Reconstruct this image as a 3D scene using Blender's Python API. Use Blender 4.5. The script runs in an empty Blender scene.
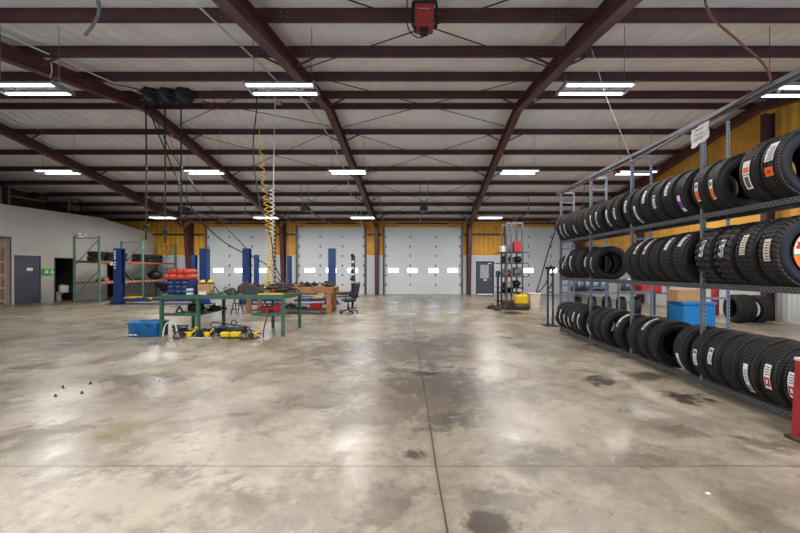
import bpy, bmesh, math, random
from mathutils import Vector, Matrix, Euler
R = math.radians; PI = math.pi
rnd = random.Random(7)
S = bpy.context.scene
COL = S.collection

# ------------------------------------------------------------------ camera, sky, exposure
F = 378.0; VX, VY = 405.0, 270.6; CZ = 1.51
cd = bpy.data.cameras.new('camera'); cam = bpy.data.objects.new('camera', cd); COL.objects.link(cam)
cam.location = (0, 0, CZ); cam.rotation_euler = (R(90), 0, 0)
cd.sensor_width = 36.0; cd.lens = F * 36.0 / 800.0
cd.shift_x = -(VX - 400) / 800.0; cd.shift_y = (VY - 266.5) / 800.0
cd.clip_start = 0.05; cd.clip_end = 300
S.camera = cam
w = bpy.data.worlds.new('sky'); S.world = w; w.use_nodes = True
wb = w.node_tree.nodes['Background']; wb.inputs[0].default_value = (0.50, 0.72, 1.0, 1); wb.inputs[1].default_value = 7.5
S.view_settings.view_transform = 'Standard'; S.view_settings.look = 'None'
S.view_settings.gamma = 1.0; S.view_settings.exposure = 0.0
S.view_settings.use_curve_mapping = False
S.cycles.max_bounces = 8; S.cycles.diffuse_bounces = 5; S.cycles.sample_clamp_indirect = 6
LAMP_W = 78.0

def P(px, py, Y):
    return Vector(((px - VX) / F * Y, Y, CZ - (py - VY) / F * Y))
def PXX(px, Y): return (px - VX) / F * Y

# ------------------------------------------------------------------ materials
def lin(c):
    return tuple(((v / 255) / 12.92 if v <= 10 else (((v / 255) + 0.055) / 1.055) ** 2.4) for v in c) + (1,)
MATS = {}
def mat(name, rgb, rough=0.6, metal=0.0, var=0.12, scale=6.0, bump=0.0, bscale=40.0, spec=0.5, dirt=None):
    if name in MATS: return MATS[name]
    m = bpy.data.materials.new(name); m.use_nodes = True; nt = m.node_tree; N = nt.nodes; L = nt.links
    b = N['Principled BSDF']; b.inputs['Roughness'].default_value = rough; b.inputs['Metallic'].default_value = metal
    b.inputs['Specular IOR Level'].default_value = spec
    c = lin(rgb)
    tc = N.new('ShaderNodeTexCoord')
    nz = N.new('ShaderNodeTexNoise'); nz.inputs['Scale'].default_value = scale; nz.inputs['Detail'].default_value = 5
    L.new(tc.outputs['Object'], nz.inputs['Vector'])
    cr = N.new('ShaderNodeValToRGB')
    cr.color_ramp.elements[0].position = 0.3; cr.color_ramp.elements[1].position = 0.7
    d = dirt and lin(dirt) or tuple(v * (1 - var) for v in c[:3]) + (1,)
    cr.color_ramp.elements[0].color = d; cr.color_ramp.elements[1].color = tuple(min(1, v * (1 + var * .6)) for v in c[:3]) + (1,)
    L.new(nz.outputs['Fac'], cr.inputs['Fac']); L.new(cr.outputs['Color'], b.inputs['Base Color'])
    if bump:
        n2 = N.new('ShaderNodeTexNoise'); n2.inputs['Scale'].default_value = bscale; n2.inputs['Detail'].default_value = 4
        L.new(tc.outputs['Object'], n2.inputs['Vector'])
        bp = N.new('ShaderNodeBump'); bp.inputs['Strength'].default_value = bump; bp.inputs['Distance'].default_value = 0.02
        L.new(n2.outputs['Fac'], bp.inputs['Height']); L.new(bp.outputs['Normal'], b.inputs['Normal'])
    MATS[name] = m; return m
def emit(name, rgb, st):
    m = bpy.data.materials.new(name); m.use_nodes = True; nt = m.node_tree
    nt.nodes.remove(nt.nodes['Principled BSDF']); e = nt.nodes.new('ShaderNodeEmission')
    e.inputs[0].default_value = lin(rgb); e.inputs[1].default_value = st
    nt.links.new(e.outputs[0], nt.nodes['Material Output'].inputs[0]); MATS[name] = m; return m

M_maroon = mat('maroon_primer', (70, 40, 42), .5, 0, .25, 3, spec=.4)
M_maroon2 = mat('maroon_rafter', (88, 51, 51), .42, 0, .3, 2, spec=.4)
M_white = mat('white_paint', (225, 230, 232), .5, 0, .05, 2)
M_offw = mat('offwhite', (205, 200, 190), .7)
M_grey = mat('grey_paint', (120, 122, 125), .5)
M_dgrey = mat('dark_grey_door', (72, 76, 88), .45, 0, .06, 2)
M_black = mat('black_plastic', (26, 27, 30), .5, 0, .2)
M_blacks = mat('black_steel', (38, 38, 42), .45, .4, .3)
M_rubber = mat('tire_rubber', (18, 19, 22), .55, 0, .25, 5, .25, 60, spec=.3)
M_tread = mat('tire_tread', (46, 43, 41), .66, 0, .3, 9, .3, 90, spec=.4)  # coloured lighter than the carcass: painted highlight on ribs, shade in grooves
M_galv = mat('galvanised_steel', (112, 115, 120), .5, .35, .2, 12)
M_rail = mat('grey_rail', (88, 89, 92), .5, .3, .2, 12)
M_slot = mat('dark_slot', (22, 22, 25), .9)
M_green = mat('green_paint', (44, 84, 62), .5, 0, .25, 5)
M_rackg = mat('rack_green', (92, 134, 116), .55, 0, .25, 5)
M_blue = mat('blue_paint', (28, 58, 112), .4, 0, .2, 4)
M_blued = mat('blue_dark', (34, 52, 90), .45, 0, .2, 4)
M_tub = mat('blue_plastic', (18, 112, 168), .45, 0, .25, 6, dirt=(12, 74, 110))
M_bin = mat('bright_blue', (20, 116, 180), .45, 0, .1)
M_yellow = mat('yellow_paint', (222, 180, 22), .5, 0, .15)
M_orange = mat('orange_beam', (160, 86, 60), .6, 0, .25, 6)
M_ored = mat('orange_red_vinyl', (196, 66, 42), .5, 0, .2, 8)
M_red = mat('red_paint', (160, 34, 40), .45, 0, .2, 5)
M_redh = mat('hoist_red', (140, 38, 38), .5, 0, .15, 5)
M_wood = mat('bench_wood', (186, 130, 84), .7, 0, .3, 5)
M_woodd = mat('dark_wood', (112, 80, 56), .75, 0, .3, 5)
M_card = mat('cardboard', (172, 132, 94), .85, 0, .15, 5)
M_rust = mat('rusty_iron', (78, 60, 48), .8, .2, .45, 14)
M_iron = mat('oily_iron', (58, 56, 56), .5, .5, .35, 14)
M_alloy = mat('alloy', (120, 124, 132), .35, .8, .1)
M_chrome = mat('chrome', (200, 202, 206), .2, 1, .05)
M_paper = mat('paper', (226, 222, 220), .8, 0, .06, 30)
M_print = mat('printed_ink', (90, 92, 104), .8)
M_purple = mat('purple_print', (128, 62, 148), .7)
M_orng = mat('orange_print', (236, 110, 34), .7)
M_redp = mat('red_print', (176, 36, 36), .7)
M_cream = mat('cream', (214, 200, 180), .7)
M_bright = mat('bright_green', (72, 190, 60), .5)
M_pvc = mat('white_pvc', (196, 194, 190), .5)
M_hosered = mat('red_hose', (92, 46, 42), .6)
M_cloth = mat('grey_mesh_fabric', (60, 64, 76), .9)
M_ceram = mat('ceramic', (214, 216, 214), .2)

def glass_mat():
    m = bpy.data.materials.new('window_glass'); m.use_nodes = True; nt = m.node_tree; N = nt.nodes; L = nt.links
    N.remove(N['Principled BSDF']); t = N.new('ShaderNodeBsdfTransparent'); g = N.new('ShaderNodeBsdfGlossy'); g.inputs['Roughness'].default_value = .05
    mx = N.new('ShaderNodeMixShader'); mx.inputs[0].default_value = .08
    L.new(t.outputs[0], mx.inputs[1]); L.new(g.outputs[0], mx.inputs[2]); L.new(mx.outputs[0], N['Material Output'].inputs[0]); return m
M_glass = glass_mat()
M_tube = emit('fluorescent_tube', (244, 246, 255), 9.0)

def wavy(name, rgb, axis, period, rough=.5, strength=.3, var=.08, seam=None):
    """sheet metal or foil with ribs across one axis"""
    m = mat(name, rgb, rough, 0, var, 1.5); nt = m.node_tree; N = nt.nodes; L = nt.links
    tc = [n for n in N if n.type == 'TEX_COORD'][0]
    wv = N.new('ShaderNodeTexWave'); wv.bands_direction = axis; wv.inputs['Scale'].default_value = 2 * PI / 20 / period * 1.0
    wv.inputs['Distortion'].default_value = 0.6 if seam else 0.0; wv.inputs['Detail'].default_value = 2
    L.new(tc.outputs['Object'], wv.inputs['Vector'])
    n2 = N.new('ShaderNodeTexNoise'); n2.inputs['Scale'].default_value = 3.5; n2.inputs['Detail'].default_value = 6
    n2.inputs['Distortion'].default_value = .8
    L.new(tc.outputs['Object'], n2.inputs['Vector'])
    ad = N.new('ShaderNodeMath'); ad.operation = 'ADD'
    mu = N.new('ShaderNodeMath'); mu.operation = 'MULTIPLY'; mu.inputs[1].default_value = 1.5 if seam else .2
    L.new(n2.outputs['Fac'], mu.inputs[0]); L.new(wv.outputs['Fac'], ad.inputs[0]); L.new(mu.outputs[0], ad.inputs[1])
    bp = N.new('ShaderNodeBump'); bp.inputs['Strength'].default_value = strength; bp.inputs['Distance'].default_value = .04
    L.new(ad.outputs[0], bp.inputs['Height']); L.new(bp.outputs['Normal'], N['Principled BSDF'].inputs['Normal'])
    return m
M_ceil = wavy('ceiling_facing', (230, 228, 228), 'X', .35, .45, .4, .10, True)
M_insul = wavy('orange_insulation', (226, 164, 52), 'X', .30, .55, .5, .22, True)
M_insulr = wavy('orange_insulation_side', (234, 174, 72), 'Y', .30, .6, .5, .22, True)
M_liner = wavy('white_liner', (206, 212, 216), 'X', .15, .45, .35, .06)
M_linery = wavy('white_liner_side', (196, 198, 196), 'Y', .15, .45, .35, .06)
M_panel = wavy('door_panel_white', (212, 218, 220), 'Z', .10, .45, .12, .03)

def block_mat():
    m = mat('block_wall_paint', (186, 182, 176), .75, 0, .07, 1.2); nt = m.node_tree; N = nt.nodes; L = nt.links
    tc = [n for n in N if n.type == 'TEX_COORD'][0]
    mp = N.new('ShaderNodeMapping'); mp.inputs['Rotation'].default_value = (R(90), 0, R(90))
    L.new(tc.outputs['Object'], mp.inputs['Vector'])
    br = N.new('ShaderNodeTexBrick'); br.inputs['Scale'].default_value = 1; br.inputs['Brick Width'].default_value = .4; br.inputs['Row Height'].default_value = .2
    br.inputs['Mortar Size'].default_value = .008; br.inputs['Color1'].default_value = br.inputs['Color2'].default_value = (1, 1, 1, 1); br.inputs['Mortar'].default_value = (0, 0, 0, 1)
    sx = N.new('ShaderNodeSeparateXYZ'); cx = N.new('ShaderNodeCombineXYZ')
    L.new(tc.outputs['Object'], sx.inputs[0]); L.new(sx.outputs[1], cx.inputs[0]); L.new(sx.outputs[2], cx.inputs[1])
    L.new(cx.outputs[0], br.inputs['Vector'])
    bp = N.new('ShaderNodeBump'); bp.inputs['Strength'].default_value = .4; bp.inputs['Distance'].default_value = .01
    L.new(br.outputs['Color'], bp.inputs['Height']); L.new(bp.outputs['Normal'], N['Principled BSDF'].inputs['Normal'])
    N.remove(mp); return m
M_block = block_mat()

def floor_mat():
    m = bpy.data.materials.new('concrete_floor'); m.use_nodes = True; nt = m.node_tree; N = nt.nodes; L = nt.links
    b = N['Principled BSDF']; tc = N.new('ShaderNodeTexCoord'); V = tc.outputs['Object']
    def noise(scale, detail=6, dist=0.0, stretch=(1, 1, 1), rough=.55):
        n = N.new('ShaderNodeTexNoise'); n.inputs['Scale'].default_value = scale; n.inputs['Detail'].default_value = detail
        n.inputs['Distortion'].default_value = dist; n.inputs['Roughness'].default_value = rough
        mp = N.new('ShaderNodeMapping'); mp.inputs['Scale'].default_value = stretch; L.new(V, mp.inputs[0]); L.new(mp.outputs[0], n.inputs['Vector']); return n.outputs['Fac']
    def mr(src, a, b_, c, d):
        r = N.new('ShaderNodeMapRange'); r.inputs[1].default_value = a; r.inputs[2].default_value = b_; r.inputs[3].default_value = c; r.inputs[4].default_value = d
        L.new(src, r.inputs[0]); return r.outputs[0]
    def mixc(fac, c1, c2, mode='MIX'):
        x = N.new('ShaderNodeMix'); x.data_type = 'RGBA'; x.blend_type = mode
        if isinstance(fac, float): x.inputs[0].default_value = fac
        else: L.new(fac, x.inputs[0])
        for i, c in ((6, c1), (7, c2)):
            if isinstance(c, tuple): x.inputs[i].default_value = c
            else: L.new(c, x.inputs[i])
        return x.outputs[2]
    def math_(op, a, b_=None):
        x = N.new('ShaderNodeMath'); x.operation = op
        for i, v in ((0, a), (1, b_)):
            if v is None: continue
            if isinstance(v, (int, float)): x.inputs[i].default_value = v
            else: L.new(v, x.inputs[i])
        return x.outputs[0]
    base = mixc(mr(noise(.5, 6, .8), .34, .66, 0, 1), lin((134, 123, 107)), lin((180, 168, 149)))
    base = mixc(mr(noise(.28, 5, 1.0), .48, .64, 0, .6), base, lin((106, 99, 90)))
    base = mixc(mr(noise(1.25, 9, .7, (1, .85, 1), .66), .46, .64, 0, .7), base, lin((92, 82, 70)))
    base = mixc(mr(noise(2.9, 9, .5, (1, 1, 1), .68), .50, .70, 0, .55), base, lin((190, 179, 160)))
    base = mixc(mr(noise(7, 8, .3, (1, 1, 1), .72), .50, .72, 0, .45), base, lin((84, 74, 62)))
    base = mixc(mr(noise(30, 5, 0, (1, 1, 1), .75), .36, .66, .30, 0), base, lin((96, 86, 74)))
    base = mixc(mr(noise(120, 3), .56, .74, 0, .3), base, lin((92, 84, 74)))
    wob = noise(3.4, 7, .6, (1, 1, 1), .7); sx = N.new('ShaderNodeSeparateXYZ'); L.new(V, sx.inputs[0])
    wobr = noise(13, 5)
    def stain_or_sheen(px, py, wx, wy, col, a, rot=0.0):
        nonlocal base
        Y = F * CZ / (py - VY); X = PXX(px, Y)
        sy = 1.3 * wy * Y * Y / (F * CZ); s_x = 1.3 * wx * Y / F; a = min(1, a * 1.25)
        mp = N.new('ShaderNodeMapping'); mp.vector_type = 'TEXTURE'
        mp.inputs['Location'].default_value = (X, Y, 0); mp.inputs['Rotation'].default_value = (0, 0, rot); mp.inputs['Scale'].default_value = (s_x, sy, 1)
        L.new(V, mp.inputs[0]); ln = N.new('ShaderNodeVectorMath'); ln.operation = 'LENGTH'; L.new(mp.outputs[0], ln.inputs[0])
        d = math_('ADD', ln.outputs['Value'], mr(wob, .32, .68, -.75, .75)); d = math_('ADD', d, mr(wobr, .3, .7, -.35, .35))
        base = mixc(mr(d, .55, 1.2, a, 0), base, lin(col))
    D = (58, 48, 40); G = (76, 70, 65)
    for s in [(34, 367, 15, 4, D, .75), (62, 347, 16, 4, D, .4), (45, 432, 32, 8, (98, 84, 72), .8, .5), (112, 433, 22, 8, (128, 110, 78), .5),
              (145, 380, 40, 6, G, .5), (30, 385, 60, 14, (112, 100, 86), .45), (600, 380, 13, 4, D, .7), (645, 376, 16, 4, D, .6), (685, 397, 14, 5, D, .8), (690, 402, 8, 3, (60, 52, 44), .7),
              (447, 418, 15, 5, G, .8), (490, 525, 18, 9, D, .7), (412, 454, 9, 4, G, .8), (395, 350, 60, 12, G, .6), (430, 385, 60, 16, G, .6), (455, 400, 50, 20, G, .5), (385, 400, 40, 18, (112, 96, 78), .55), (530, 350, 50, 12, G, .35), (20, 340, 60, 8, G, .35), (426, 374, 9, 1.6, (40, 38, 38), .9),
              (777, 445, 22, 7, D, .5), (690, 433, 20, 6, D, .35), (640, 420, 25, 10, G, .35), (500, 500, 35, 15, G, .4), (390, 500, 26, 20, G, .4), (640, 460, 30, 8, G, .4),
              (425, 300, 26, 3, D, .5), (514, 313, 9, 1.2, (40, 36, 34), .8), (455, 340, 40, 6, G, .45), (200, 470, 50, 16, G, .22), (330, 400, 36, 8, G, .3),
              (70, 393, 26, 8, (190, 180, 164), .4), (162, 352, 14, 10, (190, 182, 172), .5), (565, 340, 40, 12, (120, 112, 100), .4), (560, 420, 50, 20, (186, 174, 156), .35), (120, 500, 80, 25, (186, 174, 156), .35),  # second entry here paints a soft lamp reflection on the floor
              (240, 450, 90, 20, (188, 178, 160), .35), (240, 415, 9, 2, G, .5), (505, 355, 20, 14, (184, 176, 164), .35)]:
        stain_or_sheen(*s)
    # saw-cut joints
    jw = math_('MULTIPLY', math_('SUBTRACT', noise(.5, 4), .5), .05)
    dx = math_('ABSOLUTE', math_('ADD', math_('SUBTRACT', sx.outputs[0], .245), jw))
    ty = math_('ABSOLUTE', math_('ADD', math_('SUBTRACT', sx.outputs[1], 2.92), math_('MULTIPLY', jw, .3)))
    ty2 = math_('ABSOLUTE', math_('SUBTRACT', sx.outputs[1], 13.2))
    j = math_('MAXIMUM', mr(dx, .004, .009, 1, 0), math_('MAXIMUM', mr(ty, .002, .006, .9, 0), mr(ty2, .01, .03, .6, 0)))
    jd = math_('MAXIMUM', mr(dx, .01, .06, .3, 0), mr(ty, .005, .03, .2, 0))
    base = mixc(jd, base, lin((96, 86, 74))); base = mixc(math_('MULTIPLY', j, .85), base, lin((52, 46, 40)))
    L.new(base, b.inputs['Base Color'])
    L.new(mr(noise(1.1, 6, 1.0), .3, .7, .21, .46), b.inputs['Roughness']); b.inputs['Specular IOR Level'].default_value = .5
    bp = N.new('ShaderNodeBump'); bp.inputs['Strength'].default_value = .05; bp.inputs['Distance'].default_value = .01
    L.new(math_('SUBTRACT', noise(14, 5), j), bp.inputs['Height']); L.new(bp.outputs['Normal'], b.inputs['Normal'])
    return m

# ------------------------------------------------------------------ mesh helpers
class MB:
    def __init__(s): s.bm = bmesh.new(); s.mi = 0; s.xf = Matrix()
    def _v(s, co): return s.bm.verts.new(s.xf @ Vector(co))
    def _f(s, vs, smooth=False):
        try: f = s.bm.faces.new(vs)
        except ValueError: return None
        f.material_index = s.mi; f.smooth = smooth; return f
    def box(s, x0, y0, z0, x1, y1, z1):
        v = [s._v((x, y, z)) for z in (z0, z1) for y in (y0, y1) for x in (x0, x1)]
        for q in ((0, 2, 3, 1), (4, 5, 7, 6), (0, 1, 5, 4), (1, 3, 7, 5), (3, 2, 6, 7), (2, 0, 4, 6)): s._f([v[i] for i in q])
        return s
    def cb(s, cx, cy, cz, sx, sy, sz): return s.box(cx - sx / 2, cy - sy / 2, cz - sz / 2, cx + sx / 2, cy + sy / 2, cz + sz / 2)
    def bbox(s, cx, cy, cz, sx, sy, sz, b=.01):
        """box with chamfered vertical and top edges"""
        x, y = sx / 2, sy / 2
        def ring(k, z):
            X, Y, c = x - k, y - k, b
            return [s._v((cx + p, cy + q, z)) for p, q in ((-X + c, -Y), (X - c, -Y), (X, -Y + c), (X, Y - c), (X - c, Y), (-X + c, Y), (-X, Y - c), (-X, -Y + c))]
        rs = [ring(b * .6, cz - sz / 2), ring(0, cz - sz / 2 + b), ring(0, cz + sz / 2 - b), ring(b * .6, cz + sz / 2)]
        for a, c in zip(rs, rs[1:]):
            for i in range(8): s._f([a[i], a[(i + 1) % 8], c[(i + 1) % 8], c[i]])
        s._f(rs[0][::-1]); s._f(rs[-1]); return s
    def hexa(s, pts):
        v = [s._v(p) for p in pts]
        for q in ((0, 3, 2, 1), (4, 5, 6, 7), (0, 1, 5, 4), (1, 2, 6, 5), (2, 3, 7, 6), (3, 0, 4, 7)): s._f([v[i] for i in q])
        return s
    def bar(s, a, b, w, h, up=(0, 0, 1)):
        a, b = Vector(a), Vector(b); d = (b - a).normalized(); u = Vector(up)
        if abs(d.dot(u)) > .98: u = Vector((0, 1, 0))
        sd = d.cross(u).normalized() * w / 2; uu = sd.cross(d).normalized() * h / 2
        return s.hexa([a - sd - uu, a + sd - uu, a + sd + uu, a - sd + uu, b - sd - uu, b + sd - uu, b + sd + uu, b - sd + uu])
    def lathe(s, prof, n=24, axis='Z', c=(0, 0, 0), closed=False, smooth=True, cap=True):
        c = Vector(c); rings = []
        for (r, h) in prof:
            ring = []
            for i in range(n):
                t = 2 * PI * i / n; p, q = r * math.cos(t), r * math.sin(t)
                o = {'Z': (p, q, h), 'Y': (p, h, q), 'X': (h, p, q)}[axis]
                ring.append(s._v(c + Vector(o)))
            rings.append(ring)
        prs = list(zip(rings, rings[1:])) + ([(rings[-1], rings[0])] if closed else [])
        for a, b in prs:
            for i in range(n): s._f([a[i], a[(i + 1) % n], b[(i + 1) % n], b[i]], smooth)
        if cap and not closed:
            s._f(rings[0][::-1]); s._f(rings[-1])
        return s
    def cyl(s, a, b, r, n=12, r2=None, smooth=True):
        a, b = Vector(a), Vector(b); d = (b - a).normalized(); u = Vector((0, 0, 1)) if abs(d.z) < .9 else Vector((1, 0, 0))
        e1 = d.cross(u).normalized(); e2 = d.cross(e1); r2 = r if r2 is None else r2
        A = [s._v(a + (e1 * math.cos(2 * PI * i / n) + e2 * math.sin(2 * PI * i / n)) * r) for i in range(n)]
        B = [s._v(b + (e1 * math.cos(2 * PI * i / n) + e2 * math.sin(2 * PI * i / n)) * r2) for i in range(n)]
        for i in range(n): s._f([A[i], A[(i + 1) % n], B[(i + 1) % n], B[i]], smooth)
        s._f(A[::-1]); s._f(B); return s
    def ball(s, c, rx, ry=None, rz=None, n=14, m=8):
        ry = ry or rx; rz = rz or rx; c = Vector(c); rings = []
        for j in range(1, m):
            t = PI * j / m
            rings.append([s._v(c + Vector((rx * math.sin(t) * math.cos(2 * PI * i / n), ry * math.sin(t) * math.sin(2 * PI * i / n), rz * math.cos(t)))) for i in range(n)])
        T = s._v(c + Vector((0, 0, rz))); B = s._v(c - Vector((0, 0, rz)))
        for i in range(n):
            s._f([T, rings[0][i], rings[0][(i + 1) % n]], True); s._f([B, rings[-1][(i + 1) % n], rings[-1][i]], True)
        for a, b in zip(rings, rings[1:]):
            for i in range(n): s._f([a[i], b[i], b[(i + 1) % n], a[(i + 1) % n]], True)
        return s
    def tube(s, pts, r, n=6, smooth=4):
        pts = [Vector(p) for p in pts]
        if smooth > 1 and len(pts) > 2:
            q = []
            for i in range(len(pts) - 1):
                p0 = pts[max(i - 1, 0)]; p1 = pts[i]; p2 = pts[i + 1]; p3 = pts[min(i + 2, len(pts) - 1)]
                for k in range(smooth):
                    t = k / smooth
                    q.append(.5 * ((2 * p1) + (p2 - p0) * t + (2 * p0 - 5 * p1 + 4 * p2 - p3) * t * t + (3 * p1 - p0 - 3 * p2 + p3) * t ** 3))
            q.append(pts[-1]); pts = q
        rings = []; e = None
        for i, p in enumerate(pts):
            d = (pts[min(i + 1, len(pts) - 1)] - pts[max(i - 1, 0)])
            if d.length < 1e-9: continue
            d.normalize()
            if e is None: e = d.orthogonal().normalized()
            e = (e - d * e.dot(d));
            if e.length < 1e-6: e = d.orthogonal()
            e.normalize(); f = d.cross(e)
            rings.append([s._v(p + (e * math.cos(2 * PI * k / n) + f * math.sin(2 * PI * k / n)) * r) for k in range(n)])
        for a, b in zip(rings, rings[1:]):
            for k in range(n): s._f([a[k], a[(k + 1) % n], b[(k + 1) % n], b[k]], True)
        s._f(rings[0][::-1]); s._f(rings[-1]); return s
    def torus(s, c, Rr, r, axis='Z', n=24, m=8, a0=0, a1=2 * PI):
        pts = []
        for i in range(n + 1):
            t = a0 + (a1 - a0) * i / n; p, q = Rr * math.cos(t), Rr * math.sin(t)
            o = {'Z': (p, q, 0), 'Y': (p, 0, q), 'X': (0, p, q)}[axis]; pts.append(Vector(c) + Vector(o))
        return s.tube(pts, r, m, 1)
    def mat(s, i): s.mi = i; return s
    def at(s, M): s.xf = M; return s
    def build(s, name, mats, parent=None, loc=None):
        bmesh.ops.recalc_face_normals(s.bm, faces=s.bm.faces)
        me = bpy.data.meshes.new(name); s.bm.to_mesh(me); s.bm.free()
        for m in (mats if isinstance(mats, (list, tuple)) else [mats]): me.materials.append(m)
        o = bpy.data.objects.new(name, me); COL.objects.link(o)
        if parent: o.parent = parent
        if loc is not None: o.location = loc
        return o
def tag(o, label=None, cat=None, group=None, kind=None):
    if label: o['label'] = label
    if cat: o['category'] = cat
    if group: o['group'] = group
    if kind: o['kind'] = kind
    return o
def thing(name, label, cat, loc=(0, 0, 0), rz=0, group=None, kind=None):
    o = bpy.data.objects.new(name, None); COL.objects.link(o); o.location = loc; o.rotation_euler = (0, 0, rz)
    o.empty_display_size = .1
    return tag(o, label, cat, group, kind)
def struct(name, mb, m): return tag(mb.build(name, m), kind='structure')
KIDS = {}
def copy_tree(o, parent=None):
    c = o.copy(); COL.objects.link(c); c.parent = parent
    for ch in list(o.children): copy_tree(ch, c)
    return c

# ------------------------------------------------------------------ shell
XL, XR, Y0, Y1 = -19.6, 11.2, -1.2, 24.1
def roofz(Y): return CZ + 5.28 - .163 * max(abs(Y - 11.5) - .4, 0)
m = MB(); m.box(XL - .2, Y0, -.2, XR + .2, Y1 + .1, 0); struct('floor', m, floor_mat())

PUR = [11.9 + 1.52 * k for k in range(8)] + [11.1 - 1.52 * k for k in range(8)]
PUR.sort()
# ceiling: insulation facing that sags between the roof beams
m = MB(); ys = [Y0]
for a, b in zip(PUR, PUR[1:]):
    n = 2 if b - a < 1 else 6
    ys += [a + (b - a) * k / n for k in range(n)]
ys += [PUR[-1], Y1]
xs = [XL + (XR - XL) * k / 46 for k in range(47)]; g = []
for y in ys:
    row = []
    pa = max([p for p in PUR if p <= y + 1e-6], default=None); pb = min([p for p in PUR if p > y + 1e-6], default=None)
    t = 0 if pa is None or pb is None else (y - pa) / (pb - pa)
    for x in xs: row.append(m._v((x, y, roofz(y) - math.sin(PI * t) * (.05 + .02 * math.sin(x * 2.3 + y)) * (1 if pb and pa and pb - pa > 1 else 0))))
    g.append(row)
for a, b in zip(g, g[1:]):
    for i in range(len(a) - 1): m._f([a[i], a[i + 1], b[i + 1], b[i]], True)
top = [[m._v((x, y, roofz(y) + .12)) for x in (XL, XR)] for y in (Y0, 11.5, Y1)]
for a, b in zip(top, top[1:]): m._f([a[0], a[1], b[1], b[0]])
struct('ceiling', m, M_ceil)

# overhead doors in the back wall
DOORS = [(-12.62, -8.35, [218.2, 239.3, 261.6]), (-6.83, -2.57, [309.8, 331.2, 352.6]), (-1.29, 3.58, [393.5, 412.4, 433.6, 452.7]), (6.45, 10.75, [528.7, 552.0, 574.0])]
DH = 4.27
MAN = (4.52, 5.66, 2.1)
def wall_with_holes(z0, z1, y0, y1, holes, name, material):
    m = MB(); x = XL
    for (a, b, h) in sorted(holes):
        if a > x: m.box(x, y0, z0, a, y1, z1)
        if h < z1: m.box(a, y0, max(h, z0), b, y1, z1)
        x = b
    m.box(x, y0, z0, XR, y1, z1); return struct(name, m, material)
holes = [(a, b, DH) for a, b, _ in DOORS] + [MAN]
wall_with_holes(0, 5.0, Y1, Y1 + .18, holes, 'wall_back', M_insul)
wall_with_holes(0, 2.44, Y1 - .03, Y1 - .001, holes, 'trim_1', M_liner)       # white liner sheet to 8 ft
def gable(x, d, name, material, zmax=None, zmin=0):
    m = MB(); ys = [Y0, 11.1, 11.9, Y1]; lo = [m._v((x, y, zmin)) for y in ys]; hi = [m._v((x, y, zmax or roofz(y) + .05)) for y in ys]
    lo2 = [m._v((x + d, y, zmin)) for y in ys]; hi2 = [m._v((x + d, y, zmax or roofz(y) + .05)) for y in ys]
    for i in range(3):
        m._f([lo[i], lo[i + 1], hi[i + 1], hi[i]]); m._f([lo2[i], lo2[i + 1], hi2[i + 1], hi2[i]])
        m._f([hi[i], hi[i + 1], hi2[i + 1], hi2[i]]); m._f([lo[i], lo[i + 1], lo2[i + 1], lo2[i]])
    m._f([lo[0], hi[0], hi2[0], lo2[0]]); m._f([lo[3], hi[3], hi2[3], lo2[3]])
    return struct(name, m, material)
m = MB(); x = XL
for a, b in ((-6.8, -2.5), (5.2, 9.5)):
    m.box(x, Y0 - .18, 0, a, Y0, 4.7); m.box(a, Y0 - .18, 4.27, b, Y0, 4.7); x = b
m.box(x, Y0 - .18, 0, XR, Y0, 4.7); struct('wall_front', m, M_insul)  # unseen wall, its open bays shaped to limit the daylight let in
gable(XR, .18, 'wall_right', M_insulr)
gable(XR - .03, .028, 'trim_2', M_linery, 2.44)
gable(XL - .18, .18, 'wall_left', mat('shaded_insulation', (70, 58, 44), .8, 0, .4, .8))  # insulation coloured dark to paint in the gloom over the mezzanine
# girts
k = 3
for z in (3.8,):
    segs = [(XL, -12.8), (-8.2, -7.0), (-2.4, -1.45), (3.75, 6.3)]
    for a, b in segs:
        m = MB(); m.box(a, Y1 - .12, z - .05, b, Y1 - .002, z + .05); struct('trim_%d' % k, m, M_maroon); k += 1
for z in (3.75, 5.25):
    m = MB(); m.box(XR - .12, Y0 if z < 5 else 1.0, z - .05, XR - .002, Y1 if z < 5 else 21.0, z + .05); struct('trim_%d' % k, m, M_maroon); k += 1
m = MB(); m.box(XR - .07, Y0, 2.42, XR - .031, Y1 - .2, 2.5); struct('trim_%d' % k, m, M_insulr); k += 1
for a, b in ((XL, -12.75), (-8.25, -6.95), (-2.45, -1.4), (3.7, 6.35)):
    m = MB(); m.box(a, Y1 - .05, 2.42, b, Y1 - .031, 2.48); struct('trim_%d' % k, m, M_white); k += 1
# eave beam along the back wall
m = MB(); m.box(XL, Y1 - .28, 4.62, XR, Y1 - .14, 4.80); struct('roof_beam', m, M_maroon)

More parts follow.
